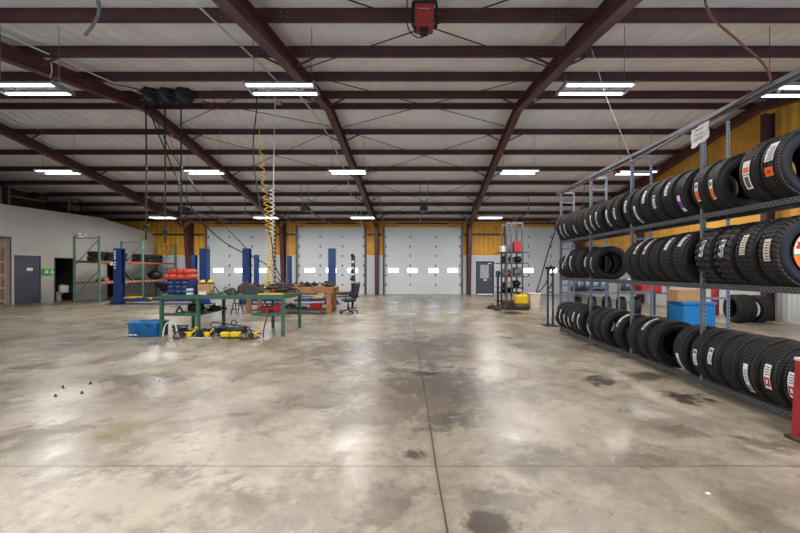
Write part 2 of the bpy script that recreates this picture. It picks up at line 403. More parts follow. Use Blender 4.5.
# frames
def fr_x(kx, Y):
    A = [(-13.8, -13.6, -13.55), (-8.05, -7.85, -7.66), (-2.62, -2.32, -1.8), (3.13, 3.45, 4.0), (10.55, 10.75, 10.8)][kx]
    return A[0] + (A[1] - A[0]) * (Y - 4) / 7.5 if Y < 11.5 else A[1] + (A[2] - A[1]) * (Y - 11.5) / 12
def bot(Y): return CZ + 4.83 - .163 * abs(Y - 11.5) - .24 * max(0, abs(Y - 11.5) - 4) / 8
for kx in range(5):
    m = MB(); seq = [Y0 + .3, 1.5, 3.5, 5.5, 7.5, 9.5, 11.5, 13.5, 15.5, 17.5, 19.5, 21.5, 23.2]
    for a, b in zip(seq, seq[1:]):
        xa, xb = fr_x(kx, a), fr_x(kx, b); ta, tb = roofz(a) - .21, roofz(b) - .21; ba, bb = bot(a), bot(b)
        def strip(hw, z0a, z1a, z0b, z1b):
            m.hexa([(xa - hw, a, z0a), (xa + hw, a, z0a), (xa + hw, a, z1a), (xa - hw, a, z1a), (xb - hw, b, z0b), (xb + hw, b, z0b), (xb + hw, b, z1b), (xb - hw, b, z1b)])
        strip(.006, ba, ta, bb, tb); strip(.105, ba, ba + .014, bb, bb + .014); strip(.105, ta - .014, ta, tb - .014, tb)
    struct('rafter_beam', m, M_maroon2)
    # tapered column at the back wall
    m = MB(); x = fr_x(kx, 24) ; yo = Y1 - .06; zt = 4.55
    for z, dz in ((0, .012),): m.box(x - .15, yo - .5, 0, x + .15, yo, .02)
    m.hexa([(x - .006, yo - .32, .02), (x + .006, yo - .32, .02), (x + .006, yo, .02), (x - .006, yo, .02), (x - .006, yo - .75, zt - .4), (x + .006, yo - .75, zt - .4), (x + .006, yo, zt), (x - .006, yo, zt)])
    m.hexa([(x - .11, yo - .335, .02), (x + .11, yo - .335, .02), (x + .11, yo - .32, .02), (x - .11, yo - .32, .02), (x - .11, yo - .765, zt - .4), (x + .11, yo - .765, zt - .4), (x + .11, yo - .75, zt - .4), (x - .11, yo - .75, zt - .4)])
    m.box(x - .11, yo - .012, .02, x + .11, yo, zt)
    struct('steel_column', m, M_maroon2)
for y in (5.6, 11.4, 17.6):
    m = MB(); x0 = XR - .38; zt = roofz(y) - .55
    m.box(x0, y - .006, 0, XR - .13, y + .006, zt); m.box(x0 - .012, y - .1, 0, x0, y + .1, zt); m.box(XR - .142, y - .1, 0, XR - .13, y + .1, zt)
    struct('steel_column', m, M_maroon)
# purlins
for y in PUR:
    z = roofz(y) - .105; m = MB()
    m.box(XL + .02, y - .004, z - .1, XR - .01, y + .004, z + .1)
    s_ = 1 if y > 11.5 else -1
    m.box(XL + .02, y - (.07 if s_ > 0 else 0), z - .105, XR - .01, y + (0 if s_ > 0 else .07), z - .098)
    m.box(XL + .02, y - (.0 if s_ > 0 else .07), z + .098, XR - .01, y + (.07 if s_ > 0 else 0), z + .104)
    m.box(XL + .02, y - .07 * s_ - .003, z - .105, XR - .01, y - .07 * s_ + .003, z - .08)
    m.mat(1)
    for kx in range(5):
        xx = fr_x(kx, y)
        for sx in (-1, 1):
            for dx in (.38, .48, .58, .68):
                for dz in (-.05, .045):
                    X_ = xx + sx * dx
                    if X_ < XR - .1: m.box(X_ - .009, y - .012, z + dz - .009, X_ + .009, y - .004, z + dz + .009)
    struct('roof_beam', m, [M_maroon, M_galv])
# flange braces beside rafters: small angled struts
for kx in range(5):
    for y in PUR[1::2]:
        xx = fr_x(kx, y)
        if xx > 10: continue
        m = MB(); 
        for s_ in (-1, 1): m.bar((xx + s_ * .02, y, bot(y) + .03), (xx + s_ * .62, y, roofz(y) - .2), .035, .035)
        o = struct('rafter_strut_beam', m, M_maroon)

# X brace rods
def rod(a, b, r=.011):
    m = MB(); m.cyl(a, b, r, 6); return m
for (x0, x1) in ((-2.3, 3.45), (-7.85, -2.32)):
    for (ya, yb) in ((4.4, 8.2), (8.5, 12.5), (12.7, 16.4), (16.6, 22.5)):
        if x0 < -5 and ya < 8.3: continue
        for s_ in (0, 1):
            xa, xb = (x0 + .25, x1 - .25) if s_ == 0 else (x1 - .25, x0 + .25)
            ka = 2 if x0 > -5 else 1; xa, xb = (fr_x(ka, ya) + .12, fr_x(ka + 1, yb) - .12) if s_ == 0 else (fr_x(ka + 1, ya) - .12, fr_x(ka, yb) + .12)
            m = rod((xa, ya, roofz(ya) - .42), (xb, yb, roofz(yb) - .42 - .05 * s_)); o = m.build('brace_rod', M_blacks)
            tag(o, 'brace rod, %s roof bay, %s, slanting %s' % ('middle' if x0 > -5 else 'second', 'nearest the camera' if ya < 8 else 'at the ridge' if ya < 12 else 'past the ridge' if ya < 14 else 'at the back', 'to the tire rack' if s_ == 0 else 'to the block wall'), 'rod', 'diagonal brace rods under the roof')

# ------------------------------------------------------------------ overhead doors
def overhead_door(n, x0, x1, wins):
    t = thing('door_%d' % n, None, None, (0, 0, 0), kind='structure'); y0, y1 = Y1 + .02, Y1 + .07
    ws = sorted(PXX(p, Y1) for p in wins); H = .61
    for i in range(7):
        m = MB(); z0, z1 = i * H + .0005, (i + 1) * H - .0005
        if i != 2: m.bbox((x0 + x1) / 2, (y0 + y1) / 2, (z0 + z1) / 2, x1 - x0, y1 - y0, z1 - z0, .003)
        else:
            m.box(x0, y0, z0, x1, y1, z0 + .15); m.box(x0, y0, z1 - .16, x1, y1, z1); x = x0
            for c in ws: m.box(x, y0, z0 + .15, c - .33, y1, z1 - .16); x = c + .33
            m.box(x, y0, z0 + .15, x1, y1, z1 - .16)
            for c in ws:
                f = MB(); a, b, c0, c1 = c - .345, c + .345, z0 + .14, z1 - .15
                f.box(a, y0 - .012, c0, b, y0, c0 + .02); f.box(a, y0 - .012, c1 - .02, b, y0, c1); f.box(a, y0 - .012, c0 + .02, a + .02, y0, c1 - .02); f.box(b - .02, y0 - .012, c0 + .02, b, y0, c1 - .02)
                fo = f.build('window_frame', M_white, t); p = MB(); p.box(c - .33, y0 + .02, z0 + .15, c + .33, y0 + .026, z1 - .16); p.build('window_pane', M_glass, t)
        m.build('door_panel', M_panel, t)
    cols = [x0 + .08] + [x0 + (x1 - x0) * k / 3 for k in (1, 2)] + [x1 - .08]
    for i in range(1, 7):
        for c in cols:
            m = MB(); m.box(c - .035, y0 - .02, i * H - .06, c + .035, y0 - .001, i * H + .06); m.cyl((c - .05, y0 - .025, i * H), (c + .05, y0 - .025, i * H), .014, 6); m.build('hinge', M_iron, t)
    for s_, x in ((-1, x0 - .02), (1, x1 + .02)):
        m = MB(); m.box(x - .03, Y1 - .16, .0, x + .03, Y1 - .05, 4.15)
        pts = [(x, Y1 - .1, 4.15), (x, Y1 - .2, 4.36), (x, Y1 - .5, 4.45), (x, Y1 - 4.6, 4.52)]
        for a, b in zip(pts, pts[1:]): m.bar(a, b, .05, .07)
        for yy in (Y1 - 1.9, Y1 - 4.4): m.box(x - .015, yy - .02, 4.5, x + .015, yy + .02, roofz(yy) - .05)
        m.build('track', M_galv, t)
    m = MB(); c = (x0 + x1) / 2; m.cyl((x0, Y1 - .12, 4.5), (x1, Y1 - .12, 4.5), .016, 8); m.cyl((c - 1.6, Y1 - .12, 4.5), (c + 1.6, Y1 - .12, 4.5), .045, 10); m.build('torsion_spring', M_blacks, t)
    for s_ in (-1, 1):
        m = MB(); xx = x0 - .05 if s_ < 0 else x1 + .05; m.box(min(xx, xx + s_ * .07), Y1 - .05, 0, max(xx, xx + s_ * .07), Y1 - .031, DH + .05); m.build('jamb', M_maroon if n != 9 else M_white, t)
    # electric opener hung from the roof
    return t
for i, d in enumerate(DOORS): overhead_door(i + 1, *d)
OPN = ['first', 'second', 'third', 'fourth']
for i, (xo, yo) in enumerate(((-10.5, 18.0), (-4.7, 17.9), (.88, 17.9), (8.6, 17.9))):
    t = thing('door_opener', 'black ceiling-hung opener with a long rail serving the %s overhead door from the block wall' % OPN[i], 'door opener', (xo, yo, 4.4))
    m = MB(); m.bbox(0, 0, .02, .36, .5, .2, .02); m.build('motor_box', M_black, t)
    m = MB(); m.bar((0, .2, .05), (0, 5.7, .02), .05, .06); m.build('rail', M_galv, t)
    for s_ in (-1, 1):
        m = MB(); m.bar((s_ * .14, 0, .1), (s_ * .2, -.2, roofz(yo) - 4.4 - .15), .03, .012); m.build('hanger', M_galv, t)

# personnel door in the back wall
t = thing('door_5', None, None, (0, 0, 0), kind='structure'); a, b, h = MAN
m = MB(); y = Y1 - .045
m.box(a - .001, y, 0, a + .07, y + .1, h); m.box(b - .07, y, 0, b + .001, y + .1, h); m.box(a + .07, y, h - .07, b - .07, y + .1, h); m.build('door_frame', M_black, t)
wx0, wx1, wz0, wz1 = 4.80, 5.34, 1.02, 1.88
m = MB(); y0, y1 = Y1, Y1 + .045
m.box(a + .07, y0, .01, b - .07, y1, wz0); m.box(a + .07, y0, wz1, b - .07, y1, h - .07); m.box(a + .07, y0, wz0, wx0, y1, wz1); m.box(wx1, y0, wz0, b - .07, y1, wz1); m.build('door_leaf', M_dgrey, t)
m = MB(); m.box(wx0, y0 + .02, wz0, wx1, y0 + .026, wz1); m.build('window_pane', mat('papered_glass', (186, 188, 192), .35, 0, .45, 9, dirt=(140, 142, 150)), t)
m = MB(); m.box(5.0, y0 - .01, .86, 5.2, y0 - .001, .97); m.box(5.28, y0 - .01, 1.93, 5.52, y0 - .001, 2.0); m.build('notice', M_paper, t)
m = MB(); m.cyl((b - .17, y0, 1.0), (b - .17, y0 - .06, 1.0), .02); m.bar((b - .17, y0 - .06, 1.0), (b - .29, y0 - .06, 1.0), .02, .02); m.build('handle', M_chrome, t)

# ------------------------------------------------------------------ block wall on the left, with doorways and the mezzanine above
def WX(Y): return -17.5 + .192 * (Y - 16.3)
def wtop(Y): return 4.40 if Y < 20.7 else 4.40 - (Y - 20.7) * .17
D_open = (14.9, 16.72, 3.0); D_door = (16.83, 17.85, 2.2); D_dark = (18.42, 19.32, 2.15); D_dark2 = (21.05, 22.0, 2.1)
m = MB()
def wseg(a, b, z0, za=None, zb=None):
    za = wtop(a) if za is None else za; zb = wtop(b) if zb is None else zb; th = .2
    m.hexa([(WX(a), a, z0), (WX(b), b, z0), (WX(b) - th, b, z0), (WX(a) - th, a, z0), (WX(a), a, za), (WX(b), b, zb), (WX(b) - th, b, zb), (WX(a) - th, a, za)])
y = 8.0
for (a, b, h) in (D_open, D_door, D_dark, (20.7, 20.7001, 0), D_dark2):
    if a > y: wseg(y, a, 0)
    if h: wseg(a, b, h)
    y = b
wseg(y, Y1 - .04, 0)
struct('wall_block', m, M_block)
m = MB(); m.hexa([(XL, 8, 4.1), (WX(8) - .21, 8, 4.1), (WX(20.6) - .21, 20.6, 4.1), (XL, 20.6, 4.1), (XL, 8, 4.3), (WX(8) - .21, 8, 4.3), (WX(20.6) - .21, 20.6, 4.3), (XL, 20.6, 4.3)])
struct('mezzanine_slab', m, M_woodd)
m = MB(); m.hexa([(XL, 20.62, 3.5), (WX(20.6) - .21, 20.62, 3.5), (WX(24) - .21, Y1 - .05, 3.5), (XL, Y1 - .05, 3.5), (XL, 20.62, 3.7), (WX(20.6) - .21, 20.62, 3.7), (WX(24) - .21, Y1 - .05, 3.7), (XL, Y1 - .05, 3.7)])
struct('mezzanine_slab', m, M_woodd)
for (a, zt) in ((16.79, 4.1), (18.1, 4.1), (20.2, 4.1)):
    m = MB(); m.box(XL + .01, a - .05, 0, WX(a) - .22, a + .05, zt - .005); struct('partition_wall', m, mat('dark_room_shade', (58, 56, 56), .85) if a > 17 else M_cream)  # dark wall colour stands in for the shade of the unlit rooms
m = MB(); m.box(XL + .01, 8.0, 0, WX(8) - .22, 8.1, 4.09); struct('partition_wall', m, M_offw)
for (a, b, mt_) in ((8.12, 16.73, M_cream), (16.86, 20.14, mat('dark_room_shade', (58, 56, 56), .85)), (20.26, 24.0, mat('dark_room_shade', (58, 56, 56), .85))):
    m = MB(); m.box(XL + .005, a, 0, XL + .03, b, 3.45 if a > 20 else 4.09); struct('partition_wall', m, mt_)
def frame_opening(D, mt, name, wd=.05, dp=.215):
    a, b, h = D; t = MB()
    for yy in (a, b):
        s_ = 1 if yy == a else -1
        t.hexa([(WX(yy) + .015, yy, 0), (WX(yy + s_ * wd) + .015, yy + s_ * wd, 0), (WX(yy + s_ * wd) - dp, yy + s_ * wd, 0), (WX(yy) - dp, yy, 0), (WX(yy) + .015, yy, h), (WX(yy + s_ * wd) + .015, yy + s_ * wd, h), (WX(yy + s_ * wd) - dp, yy + s_ * wd, h), (WX(yy) - dp, yy, h)])
    t.hexa([(WX(a) + .015, a, h - wd), (WX(b) + .015, b, h - wd), (WX(b) - dp, b, h - wd), (WX(a) - dp, a, h - wd), (WX(a) + .015, a, h), (WX(b) + .015, b, h), (WX(b) - dp, b, h), (WX(a) - dp, a, h)])
    return struct(name, t, mt)
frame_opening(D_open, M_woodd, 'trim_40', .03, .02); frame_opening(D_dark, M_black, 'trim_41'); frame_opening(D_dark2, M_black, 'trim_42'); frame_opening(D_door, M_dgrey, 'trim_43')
# grey hinged door
wa = math.atan(.192)   # direction of the wall from +Y towards +X
t = thing('door_6', None, None, (WX(16.88) - .02, 16.88, 0), -wa, kind='structure')
Wd = (D_door[1] - D_door[0] - .1) / math.cos(wa)
m = MB(); m.bbox(0, Wd / 2, 1.08, .045, Wd - .01, 2.12, .004); m.build('door_leaf', M_dgrey, t)
m = MB(); m.box(.024, .42, 1.5, .03, .66, 1.64); m.build('notice', M_paper, t)
m = MB(); m.cyl((.02, .12, .93), (.08, .12, .93), .025); m.ball((.09, .12, .93), .03); m.build('handle', M_chrome, t)
# items seen through the openings
t = thing('storage_shelf', 'tan storage shelf standing in the opening at the wall edge', 'shelf', (-18.05, 16.3, 0), 0)
for y_ in (-.3, .34):
    for x_ in (-.36, .36):
        m = MB(); m.box(x_ - .025, y_ - .025, 0, x_ + .025, y_ + .025, 2.5); m.build('post', M_wood, t)
for z in (.14, .72, 1.28, 1.86):
    m = MB(); m.box(-.4, -.34, z, .4, .38, z + .05); m.build('shelf_board', M_cream, t)
M_sh = Matrix.Translation((-18.05, 16.3, 0))
def on_wallshelf(y_, z): return M_sh @ Vector((.15 - (.33 if y_ == 0 else 0), .1, z))
for i, (y_, z, sx, sz, mt, lb) in enumerate(((.35, 1.912, .3, .3, M_yellow, 'yellow box on the storage shelf inside the wall opening'), (.0, 1.912, .25, .2, M_black, 'black box on the top board of the storage shelf'),
        (.3, .192, .35, .3, M_card, 'cardboard box on the lowest board of the storage shelf'), (.2, 1.332, .3, .22, M_grey, 'grey box on the middle board of the storage shelf'))):
    p = on_wallshelf(y_, z); m = MB(); m.bbox(0, 0, sz / 2, .3, sx, sz, .015); m.mat(1).box(-.151, -.02, sz * .3, .152, .02, sz + .001); o = m.build('storage_box', [mt, M_offw]); o.location = p; o.rotation_euler = (0, 0, -wa); tag(o, lb, 'box')
# toilet in the dark doorway
t = thing('toilet', 'white toilet with raised seat inside the dark doorway', 'toilet', (-17.5, 19.2, 0), R(-100))
m = MB(); m.lathe([(.12, 0), (.13, .05), (.10, .2), (.15, .32), (.2, .4), (.2, .42), (.16, .42), (.12, .3), (.02, .25)], 20, 'Z', (0, -.12, 0)); m.build('bowl', M_ceram, t)
m = MB(); m.bbox(0, .22, .58, .42, .2, .36, .03); m.build('tank', M_ceram, t)
m = MB(); m.torus((0, .09, .63), .17, .025, 'Y', 20, 6); m.build('seat', M_grey, t)
# green wall boxes
for px, lb in ((45, 'green wall box with white figure mark beside the grey door'), (50.4, 'smaller green wall box next to the dark doorway')):
    kk = (VX - px) / F; Y = 20.63 / (.192 + kk); x = WX(Y)
    t = thing('safety_box', lb, 'box', (x + .01, Y, 1.51 - 1.4 / F * Y - .12), -wa)
    wdt = .3 if px < 48 else .17
    m = MB(); m.bbox(.05, 0, .14, .1, wdt, .27, .015); m.build('case', M_bright, t)
    m = MB(); m.box(.101, -.05, .06, .104, .05, .13); m.box(.101, -.02, .13, .104, .03, .21); m.build('mark', M_white, t)
# emergency light above the rack
Y = 19.6; t = thing('emergency_light', 'twin-headed white emergency light on the block wall above green rack', 'light', (WX(Y) + .01, Y, 3.25), -wa)
m = MB(); m.bbox(.05, 0, 0, .09, .3, .14, .02); m.build('case', M_white, t)
for s_ in (-1, 1):
    m = MB(); m.cyl((.08, s_ * .12, .08), (.2, s_ * .16, .14), .05, 12, .075); m.build('lamp_head', M_white, t)
# mezzanine railings
def rail(Ya, Yb, lb):
    t = thing('guard_railing', lb, 'railing', (0, 0, 0))
    top_ = .80
    for Y_ in (Ya, (Ya + Yb) / 2 if Yb - Ya > 3 else Yb, Yb):
        for dz in (0,):
            m = MB(); m.box(WX(Y_) - .16, Y_ - .025, 4.41, WX(Y_) - .11, Y_ + .025, 4.41 + top_); m.build('post', M_galv, t)
    for z in (top_, .42):
        m = MB(); m.bar((WX(Ya) - .135, Ya, 4.41 + z), (WX(Yb) - .135, Yb, 4.41 + z), .045, .045); m.build('rail', M_galv, t)
    return t
rail(12.5, 16.45, 'grey guard railing over the wall opening on the mezzanine edge')
rail(16.75, 18.2, 'grey guard railing on the mezzanine edge above the grey door')
rail(19.2, 19.75, 'short grey guard railing on the mezzanine above the dark doorway')

# ------------------------------------------------------------------ lamps
def fixture():
    t = thing('ceiling_light', None, 'ceiling light', (0, 0, 0))
    m = MB(); m.box(-.63, -.03, .0, .63, .03, .05)
    for s_ in (-1, 1):
        m.box(-.63, s_ * .17 - .05, -.02, .63, s_ * .17 + .05, .0); m.box(s_ * .64 - .01, -.24, -.05, s_ * .64 + .01, .24, .03); m.box(s_ * .3 - .02, -.2, 0, s_ * .3 + .02, .2, .015)
    m.build('reflector', M_grey, t)
    for y in (-.19, -.15, .15, .19):
        m = MB(); m.cyl((-.6, y, -.036), (.6, y, -.036), .013, 8); m.build('tube', M_tube, t)
    return t
fx = fixture()
ld = bpy.data.lights.new('tube_light', 'AREA'); ld.shape = 'RECTANGLE'; ld.size = 1.2; ld.size_y = .42; ld.energy = LAMP_W; ld.color = (1.0, .97, .93)
ROWN = {2: 'near row', 7: 'near row', 13: 'middle row', 20: 'far row', 1: 'row'}
LIGHTS = [(-7.05, 7.1, 4.94, 'first'), (-2.3, 7.1, 4.94, 'second'), (3.57, 7.1, 4.94, 'third'), (7.4, 7.1, 4.90, 'fourth'),
          (-12.1, 13.2, 4.98, 'first'), (-7.02, 13.2, 4.98, 'second'), (-1.99, 13.2, 4.98, 'third'), (3.98, 13.2, 4.98, 'fourth'), (8.05, 13.2, 4.95, 'fifth'),
          (-12.8, 20, 4.33, 'first'), (-7.35, 20, 4.33, 'second'), (-2.25, 20, 4.33, 'third'), (4.5, 20, 4.33, 'fourth'),
          (-7, 1.2, 4.3, 'x'), (-2.3, 1.2, 4.3, 'x'), (3.5, 1.2, 4.3, 'x')]  # unseen fixtures added overhead to light the near end
first = True
for (x, y, z, o_) in LIGHTS:
    c = fx if first else copy_tree(fx); first = False
    c.location = (x, y, z)
    rown = 'front' if 5 < y < 8 else 'middle' if y < 15 else 'back'
    if y < 5:
        c['label'] = 'added unseen fluorescent fixture near the front wall, %s from the block wall' % {-7: 'first', -2.3: 'second', 3.5: 'third'}[x]; c['group'] = 'added ceiling lights out of view'
    else:
        c['label'] = 'lit fluorescent fixture, %s from the block wall side in the %s row under the roof' % (o_, rown); c['group'] = 'fluorescent lights in the %s row' % rown
    for s_ in (-1, 1):
        m = MB(); m.cyl((s_ * .55, 0, .05), (s_ * .55, 0, roofz(y) - z - .04), .006, 5); m.build('hanger', M_galv, c)
    l = bpy.data.objects.new('tube_light', ld); COL.objects.link(l); l.parent = c; l.location = (0, 0, -.09)

# ------------------------------------------------------------------ tires
def tire_carcass():
    m = MB()
    prof = [(.213, -.085), (.222, -.1), (.243, -.107), (.266, -.114), (.29, -.115), (.308, -.109), (.322, -.098), (.332, -.087), (.338, -.07), (.341, -.04), (.342, 0)]
    out = prof + [(r, -h) for r, h in prof[-2::-1]]
    inn = [(.219, .082), (.24, .09), (.275, .098), (.305, .092), (.32, .06), (.322, 0), (.32, -.06), (.305, -.092), (.275, -.098), (.24, -.09), (.219, -.082)]
    m.lathe(out + inn, 48, 'Y', (0, 0, .35), closed=True)
    for r in (.245, .3):
        for s_ in (-1, 1): pass
    return m.build('tire', M_rubber)
def tread(kind):
    m = MB(); c = Vector((0, 0, .35))
    def block(t0, t1, y0, y1, sk=0.0, r0=.333, r1=.35, seg=1, edge=0.0):
        rows = []
        for k in range(seg + 1):
            t = t0 + (t1 - t0) * k / seg
            def pt(r, y, tt): return c + Vector((r * math.cos(tt), y, r * math.sin(tt)))
            rows.append([m._v(pt(r0 - (.006 if abs(y0) > .09 else 0), y0, t)), m._v(pt(r1 - (edge if abs(y0) > .08 else 0), y0, t)), m._v(pt(r1 - (edge if abs(y1) > .08 else 0), y1, t + sk)), m._v(pt(r0 - (.006 if abs(y1) > .09 else 0), y1, t + sk))])
        for a, b in zip(rows, rows[1:]):
            for i in range(4): m._f([a[i], a[(i + 1) % 4], b[(i + 1) % 4], b[i]])
        m._f(rows[0]); m._f(rows[-1][::-1])
    if kind == 'rib':
        n = 64
        for (y0, y1, sk) in ((-.098, -.064, .03), (-.05, -.028, .02), (-.012, .012, .02), (.028, .05, .02), (.064, .098, .03)):
            for i in range(n):
                t = 2 * PI * i / n; block(t, t + 2 * PI / n * .74, y0, y1, sk, edge=.005)
    elif kind == 'allterrain':
        n = 46
        for j, (y0, y1) in enumerate(((-.1, -.064), (-.054, -.022), (-.014, .014), (.022, .054), (.064, .1))):
            for i in range(n):
                t = 2 * PI * (i + .5 * (j % 2)) / n; block(t, t + 2 * PI / n * .68, y0, y1, .05 * (1 if j % 2 else -1), edge=.006)
    else:
        n = 28
        for j, (y0, y1) in enumerate(((-.112, -.055), (-.045, -.004), (.006, .046), (.056, .112))):
            for i in range(n):
                t = 2 * PI * (i + .5 * (j % 2)) / n; block(t, t + 2 * PI / n * .64, y0, y1, .07 * (1 if j % 2 else -1), .33, .354, 2, .005)
    return m
def sticker_mesh(kind):
    m = MB(); c = Vector((0, 0, .35))
    def patch(t0, t1, y0, y1, r, mi):
        m.mat(mi); n = max(2, int((t1 - t0) / .06)); rows = []
        for k in range(n + 1):
            t = t0 + (t1 - t0) * k / n
            rows.append([m._v(c + Vector((-r * math.cos(t), y, r * math.sin(t)))) for y in (y0, y1)])
        for a, b in zip(rows, rows[1:]): m._f([a[0], a[1], b[1], b[0]])
    r = .3535
    if kind == 'white':
        patch(-.28, .28, -.035, .035, r, 0)
        for i in range(5): patch(-.22 + i * .06, -.19 + i * .06, -.028, .022 - .006 * (i % 3), r + .001, 1)
        patch(.12, .24, -.025, .025, r + .001, 1)
    elif kind == 'long white':
        patch(-.45, .45, -.03, .03, r, 0)
        for i in range(6): patch(-.1 + i * .07, -.07 + i * .07, -.022, .02, r + .001, 1)
        patch(-.4, -.2, -.02, .02, r + .001, 1)
    elif kind == 'red and white':
        patch(-.35, .35, -.038, .038, r, 0); patch(-.28, -.02, -.032, .032, r + .001, 2)
        patch(-.2, -.08, -.012, .012, r + .002, 0)
        for i in range(4): patch(.05 + i * .07, .08 + i * .07, -.028, .026, r + .001, 1)
    elif kind == 'purple and white':
        patch(-.4, .3, -.034, .034, r, 0); patch(-.22, .08, -.034, .034, r + .001, 3)
    elif kind == 'orange and white':
        patch(-.42, .3, -.032, .032, r, 0); patch(-.38, -.02, -.03, .03, r + .001, 4)
        patch(.08, .22, -.02, .02, r + .001, 1)
    elif kind == 'big grey':
        patch(-.2, .36, -.05, .05, r, 0)
        for i in range(7): patch(-.16 + i * .06, -.13 + i * .06, -.04, .036 - .01 * (i % 3), r + .001, 1)
        patch(-.62, -.36, -.045, .045, r, 4); patch(-.53, -.45, -.02, .02, r + .001, 2)
    elif kind == 'yellow and white':
        patch(-.05, .35, -.045, .045, r, 0); patch(.0, .16, -.035, .035, r + .001, 4); patch(-.5, -.07, -.04, .04, r, 0)
        patch(-.45, -.12, -.025, .025, r + .001, 1)
    elif kind == 'cream':
        patch(-.3, .3, -.034, .034, r, 5)
        for i in range(7): patch(-.26 + i * .075, -.225 + i * .075, -.026, .024 - .008 * (i % 2), r + .001, 1)
    return m
STM = [M_paper, M_print, M_redp, M_purple, M_orng, M_cream]
T0 = tire_carcass(); TM = T0.data
TREAD = {}; STK = {}
for kd in ('rib', 'allterrain', 'mud'):
    o = tread(kd).build('tread', M_tread); TREAD[kd] = o.data; bpy.data.objects.remove(o)
for kd in ('white', 'long white', 'red and white', 'purple and white', 'orange and white', 'big grey', 'yellow and white', 'cream'):
    o = sticker_mesh(kd).build('sticker', STM); STK[kd] = o.data; bpy.data.objects.remove(o)
bpy.data.objects.remove(T0)
def tire(loc, rot, Rr, W, kd, sticker, ang, label, group):
    t = bpy.data.objects.new('tire', TM); COL.objects.link(t); t.location = loc; t.rotation_euler = rot
    s_ = Rr / .352; t.scale = (s_, W / .232, s_)
    tag(t, label, 'tire', group)
    c = bpy.data.objects.new('tread', TREAD[kd]); COL.objects.link(c); c.parent = t
    spin = rnd.random() * 6
    c.matrix_local = Matrix.Translation((0, 0, .35)) @ Matrix.Rotation(spin, 4, 'Y') @ Matrix.Translation((0, 0, -.35))
    if sticker:
        c = bpy.data.objects.new('sticker', STK[sticker]); COL.objects.link(c); c.parent = t; c['label'] = sticker + ' tread sticker'
        c.matrix_local = Matrix.Translation((0, 0, .35)) @ Matrix.Rotation(ang, 4, 'Y') @ Matrix.Translation((0, 0, -.35))
    return t
ORD = 'first second third fourth fifth sixth seventh eighth ninth tenth eleventh twelfth thirteenth fourteenth fifteenth sixteenth seventeenth eighteenth nineteenth twentieth twenty-first twenty-second twenty-third twenty-fourth'.split()
KW = {'rib': 'ribbed', 'allterrain': 'all-terrain', 'mud': 'mud-terrain'}
XC = 4.05
W_ = 'white'; LW = 'long white'; RW = 'red and white'; PW = 'purple and white'; OW = 'orange and white'; BG = 'big grey'; YW = 'yellow and white'; CR = 'cream'
POSTS = (9.42, 7.90, 6.46, 4.92, 3.40)
def relax(items):
    Ys = [i[0] for i in items]; Ws = [i[2] + .018 for i in items]
    side = [[1 if y > p + .02 else -1 for p in POSTS] for y in Ys]
    for _ in range(600):
        for i in range(len(Ys) - 1):
            need = (Ws[i] + Ws[i + 1]) / 2; gap = Ys[i] - Ys[i + 1]
            if gap < need: d = (need - gap) / 2; Ys[i] += d; Ys[i + 1] -= d
        for i in range(len(Ys)):
            for p, sd in zip(POSTS, side[i]):
                c = p + .02; need = Ws[i] / 2 + .034
                if (Ys[i] - c) * sd < need: Ys[i] = c + sd * need
    return [(y,) + it[1:] for y, it in zip(Ys, items)]
def row(level, zr, items):
    items = relax(items)
    for i, (Y, Rr, W, kd, st, ang, yaw) in enumerate(items):
        h = math.sqrt(max(Rr * Rr - .15 * .15, 0)); z = zr - (Rr - h) + .008
        lb = '%s tire, %s from far end of the %s rack level' % (KW[kd], ORD[i], level)
        lb += (', %s sticker' % st) if st else ', no sticker'
        lean = R(rnd.uniform(-2.5, 2.5))
        tire((XC, Y, z), (0, 0, R(-yaw * 1.2 - 2)), Rr, W, kd, st, ang, lb, 'tires on the %s rack level' % level)
row('top', 2.245, [
    (9.29, .345, .215, 'rib', W_, -.45, 1), (9.02, .345, .215, 'rib', LW, -.4, 1), (8.79, .345, .215, 'rib', LW, -.35, 1), (8.55, .345, .215, 'rib', None, 0, 1), (8.31, .345, .215, 'rib', W_, -.45, 2), (8.05, .345, .215, 'rib', None, 0, 2),
    (7.78, .345, .215, 'rib', LW, -.45, 1), (7.54, .345, .215, 'rib', LW, -.3, 2), (7.30, .345, .215, 'rib', LW, -.2, 6),
    (6.93, .35, .22, 'rib', LW, -.3, 1), (6.67, .35, .22, 'rib', W_, -.15, 2), (6.40, .35, .22, 'rib', W_, .05, 3), (6.12, .35, .22, 'rib', LW, -.5, 1), (5.86, .35, .22, 'rib', W_, .25, 2), (5.60, .35, .22, 'rib', W_, -.1, 2), (5.34, .35, .22, 'rib', W_, .3, 3),
    (5.04, .345, .22, 'rib', PW, -.4, 4), (4.78, .345, .22, 'rib', OW, -.1, 3), (4.54, .345, .22, 'rib', OW, -.15, 5),
    (4.06, .365, .235, 'rib', YW, -.05, 2), (3.81, .365, .235, 'rib', BG, .3, 2)])
